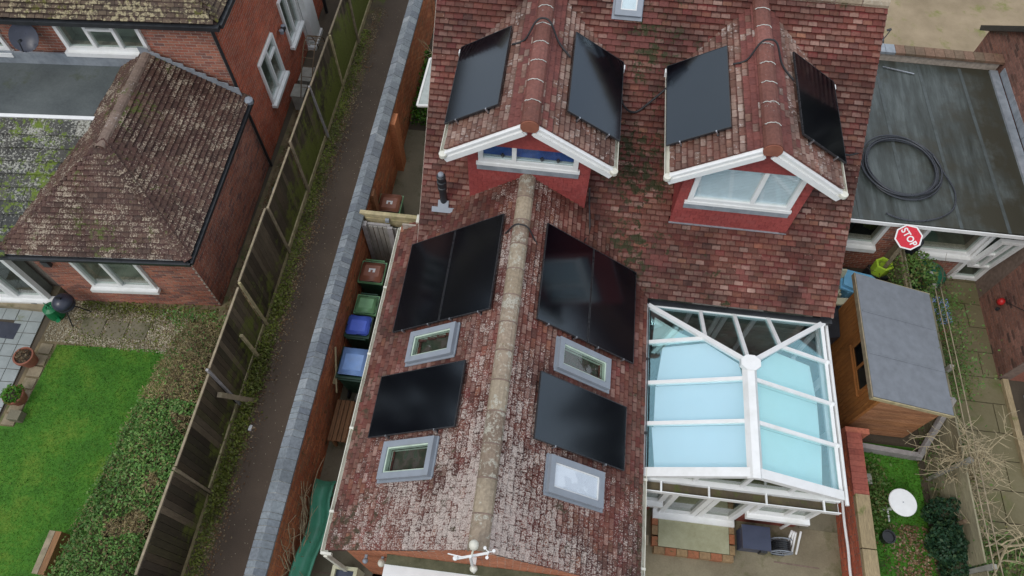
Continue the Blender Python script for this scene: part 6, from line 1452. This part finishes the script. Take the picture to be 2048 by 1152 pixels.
# plastic slide
sl = empty('garden_slide', (-3.7, 2, 0), 'green wavy plastic children\'s slide lying in the side yard', 'slide')
random.seed(2); cen = [(-3.78, 3.02, .38), (-3.76, 2.85, .5), (-3.76, 2.6, .5), (-3.7, 2.35, .5), (-3.68, 2.1, .52), (-3.7, 1.85, .56), (-3.74, 1.6, .6), (-3.76, 1.35, .62), (-3.76, 1.1, .66), (-3.74, .85, .75), (-3.74, .6, .85)]
m = M(); vs = []; prof = [(-.19, .04), (-.17, .06), (-.13, .045), (-.1, -.02), (-.05, -.06), (.05, -.06), (.1, -.02), (.13, .045), (.17, .06), (.19, .04)]
out = []
for i in range(len(cen) - 1):
    p0, p1, p2, p3 = [Vector(cen[max(0, min(len(cen) - 1, i + d))]) for d in (-1, 0, 1, 2)]
    for q in range(4): t = q / 4; out.append(.5 * ((2 * p1) + (-p0 + p2) * t + (2 * p0 - 5 * p1 + 4 * p2 - p3) * t * t + (-p0 + 3 * p1 - 3 * p2 + p3) * t ** 3))
for i, p in enumerate(out):
    fl_ = 1.12 if i < 2 else 1
    for (a, h) in prof: vs.append((p.x + a * fl_, p.y, p.z + h))
    for (a, h) in prof: vs.append((p.x + a * fl_, p.y, p.z + h - .015))
n_ = len(prof); fs = []
for i in range(len(out) - 1):
    for k in range(n_ - 1): a = i * 2 * n_ + k; b_ = (i + 1) * 2 * n_ + k; fs += [(a, a + 1, b_ + 1, b_), (a + n_, b_ + n_, b_ + n_ + 1, a + n_ + 1)]
    for k in (0, n_ - 1): a = i * 2 * n_ + k; b_ = (i + 1) * 2 * n_ + k; fs.append((a, b_, b_ + n_, a + n_))
m.add(vs, fs); m.build('chute', 'slide_green', sl, smooth=True)
for y in (2.8, 1.0): M().box(-3.86, y, 0, -3.62, y + .04, .44).build('support', 'slide_green', sl)
# bare climber on the alley wall near the slide
e = empty('bare_climber', (-3.9, 1.8, 0), 'leafless pale climber on the inner face of the alley wall beside the slide', 'climber')
random.seed(44); m = M()
for k in range(16):
    y = random.uniform(.9, 2.3); p = Vector((-3.93, y, random.uniform(0, .5))); pts = [p]; d = Vector((0, .35, .7)).normalized()
    for i in range(7):
        d = (d + Vector((random.gauss(0, .1), random.gauss(.03, .22), random.gauss(0, .15)))).normalized(); p = p + d * .17; p.x = max(-4.0, min(-3.8, p.x)); pts.append(p.copy())
        if random.random() < .5:
            q = p.copy(); q2 = [q.copy()]; d2 = (d + Vector((random.gauss(0, .5), random.gauss(0, .8), random.gauss(0, .5)))).normalized()
            for _ in range(3): q = q + d2 * .08; q2.append(q.copy())
            m.tube(q2, .005, 4, caps=False)
    m.tube(pts, [.014 * (1 - .08 * i) for i in range(len(pts))], 5, caps=False)
m.build('branches', 'bark', e)
# box bottom left of gable
bx = empty('cream_planter', (-2.95, 1.35, 0), 'cream framed square planter with dark inside at the bottom of the side yard', 'planter')
x0, y0, x1, y1, z1 = -3.2, 1.15, -2.75, 1.5, .72
M().box(x0, y0, 0, x1, y0 + .06, z1).box(x0, y1 - .06, 0, x1, y1, z1).box(x0, y0 + .061, 0, x0 + .06, y1 - .061, z1 - .002).box(x1 - .06, y0 + .061, 0, x1, y1 - .061, z1 - .002).build('frame', 'cream_plastic', bx)
M().box(x0 + .061, y0 + .061, 0, x1 - .061, y1 - .061, z1 - .1).build('soil', 'navy', bx)
# window ajar, pipe and plants on the far left side of the main house
ow = empty('open_side_window', (-3, 12.2, 1.5), 'white framed window standing open from the left wall of the house', 'window')
a, c = Vector((-3.5, 11.83, 1.62)), Vector((-2.36, 12.0, 1.62))
m = M(); P4 = [(-3.52, 11.85, 1.5), (-2.5, 11.95, 1.5), (-2.5, 13.2, 1.75), (-3.42, 13.2, 1.75)]
for i in range(4): m.bar(P4[i], P4[(i + 1) % 4], .05, .05)
m.build('frame', 'upvc', ow); M().prism(P4, (0, 0, .01)).build('pane', 'velux_grey', ow)
sp_ = empty('soil_vent_pipe', (-2.8, 12.6, 0), 'black vent pipe with grey collar standing against the far left house wall', 'pipe')
m = M(); m.tube([(-2.75, 12.3, 0), (-2.75, 12.3, 4.3)], .07, 10); m.build('pipe', 'dark_plastic', sp_)
m = M(); m.tube([(-2.75, 12.3, 3.85), (-2.75, 12.3, 3.95)], .085, 10); m.build('collar', 'grey_alu', sp_); m = M(); m.tube([(-2.75, 12.3, 4.3), (-2.75, 12.3, 4.36)], .05, 10); m.build('vent_cap', 'grey_alu', sp_)
e = empty('spiky_plant', (-3.6, 13.9, 0), 'straw coloured bare stems and green leaves at the far end of the side yard', 'plant')
mm = tree('t', (-3.45, 13.6, 0), 8, 'bark', '', '', 71, spread=.75, r0=.02, gens=2, length=1.1, nb=3); mm.build('stems', 'pale_wood', e)
scatter('leaves', 'grass_leaf', 2600, lambda: (random.uniform(-4.0, -3.0), random.uniform(12.5, 15.2), abs(random.gauss(.15, .15))), .09, e, up=.4)
# ------------------------------------------------------------------ added tree belt out of view, heights shaped to darken the panel reflections
random.seed(77); m = M()
for k in range(150):
    t = 2 * math.pi * k / 150 + random.uniform(-.02, .02); rr = random.uniform(34, 60); az = abs(math.degrees(math.atan2(math.cos(t), math.sin(t)))); h = rr * (random.uniform(.27, .34) if 52 < az < 110 else random.uniform(.17, .22))
    cx_, cy_ = rr * math.cos(t), 8 + rr * math.sin(t)
    for j in range(190):
        v = Vector((random.gauss(0, 1), random.gauss(0, 1), random.gauss(0, 1))).normalized() * random.uniform(.6, 1)
        p = Vector((cx_ + v.x * 2.6, cy_ + v.y * 2.6, h * .5 + v.z * h * .5)); s = random.uniform(.5, 1.1)
        a = Vector((random.gauss(0, 1), random.gauss(0, 1), random.gauss(0, 1))).normalized(); c = a.cross(v).normalized()
        m.add([p - a * s, p - c * s * .7, p + a * s, p + c * s * .7], [(0, 1, 2, 3)])
stuff(m.build('reflection_trees', 'far_leaf'), 'belt of dark winter trees out of view, added for the solar panel reflections', 'trees')
for o in list(bpy.data.objects):
    if o.type == 'MESH' and o.parent is None and 'label' not in o and 'kind' not in o: print('UNLABELLED', o.name)
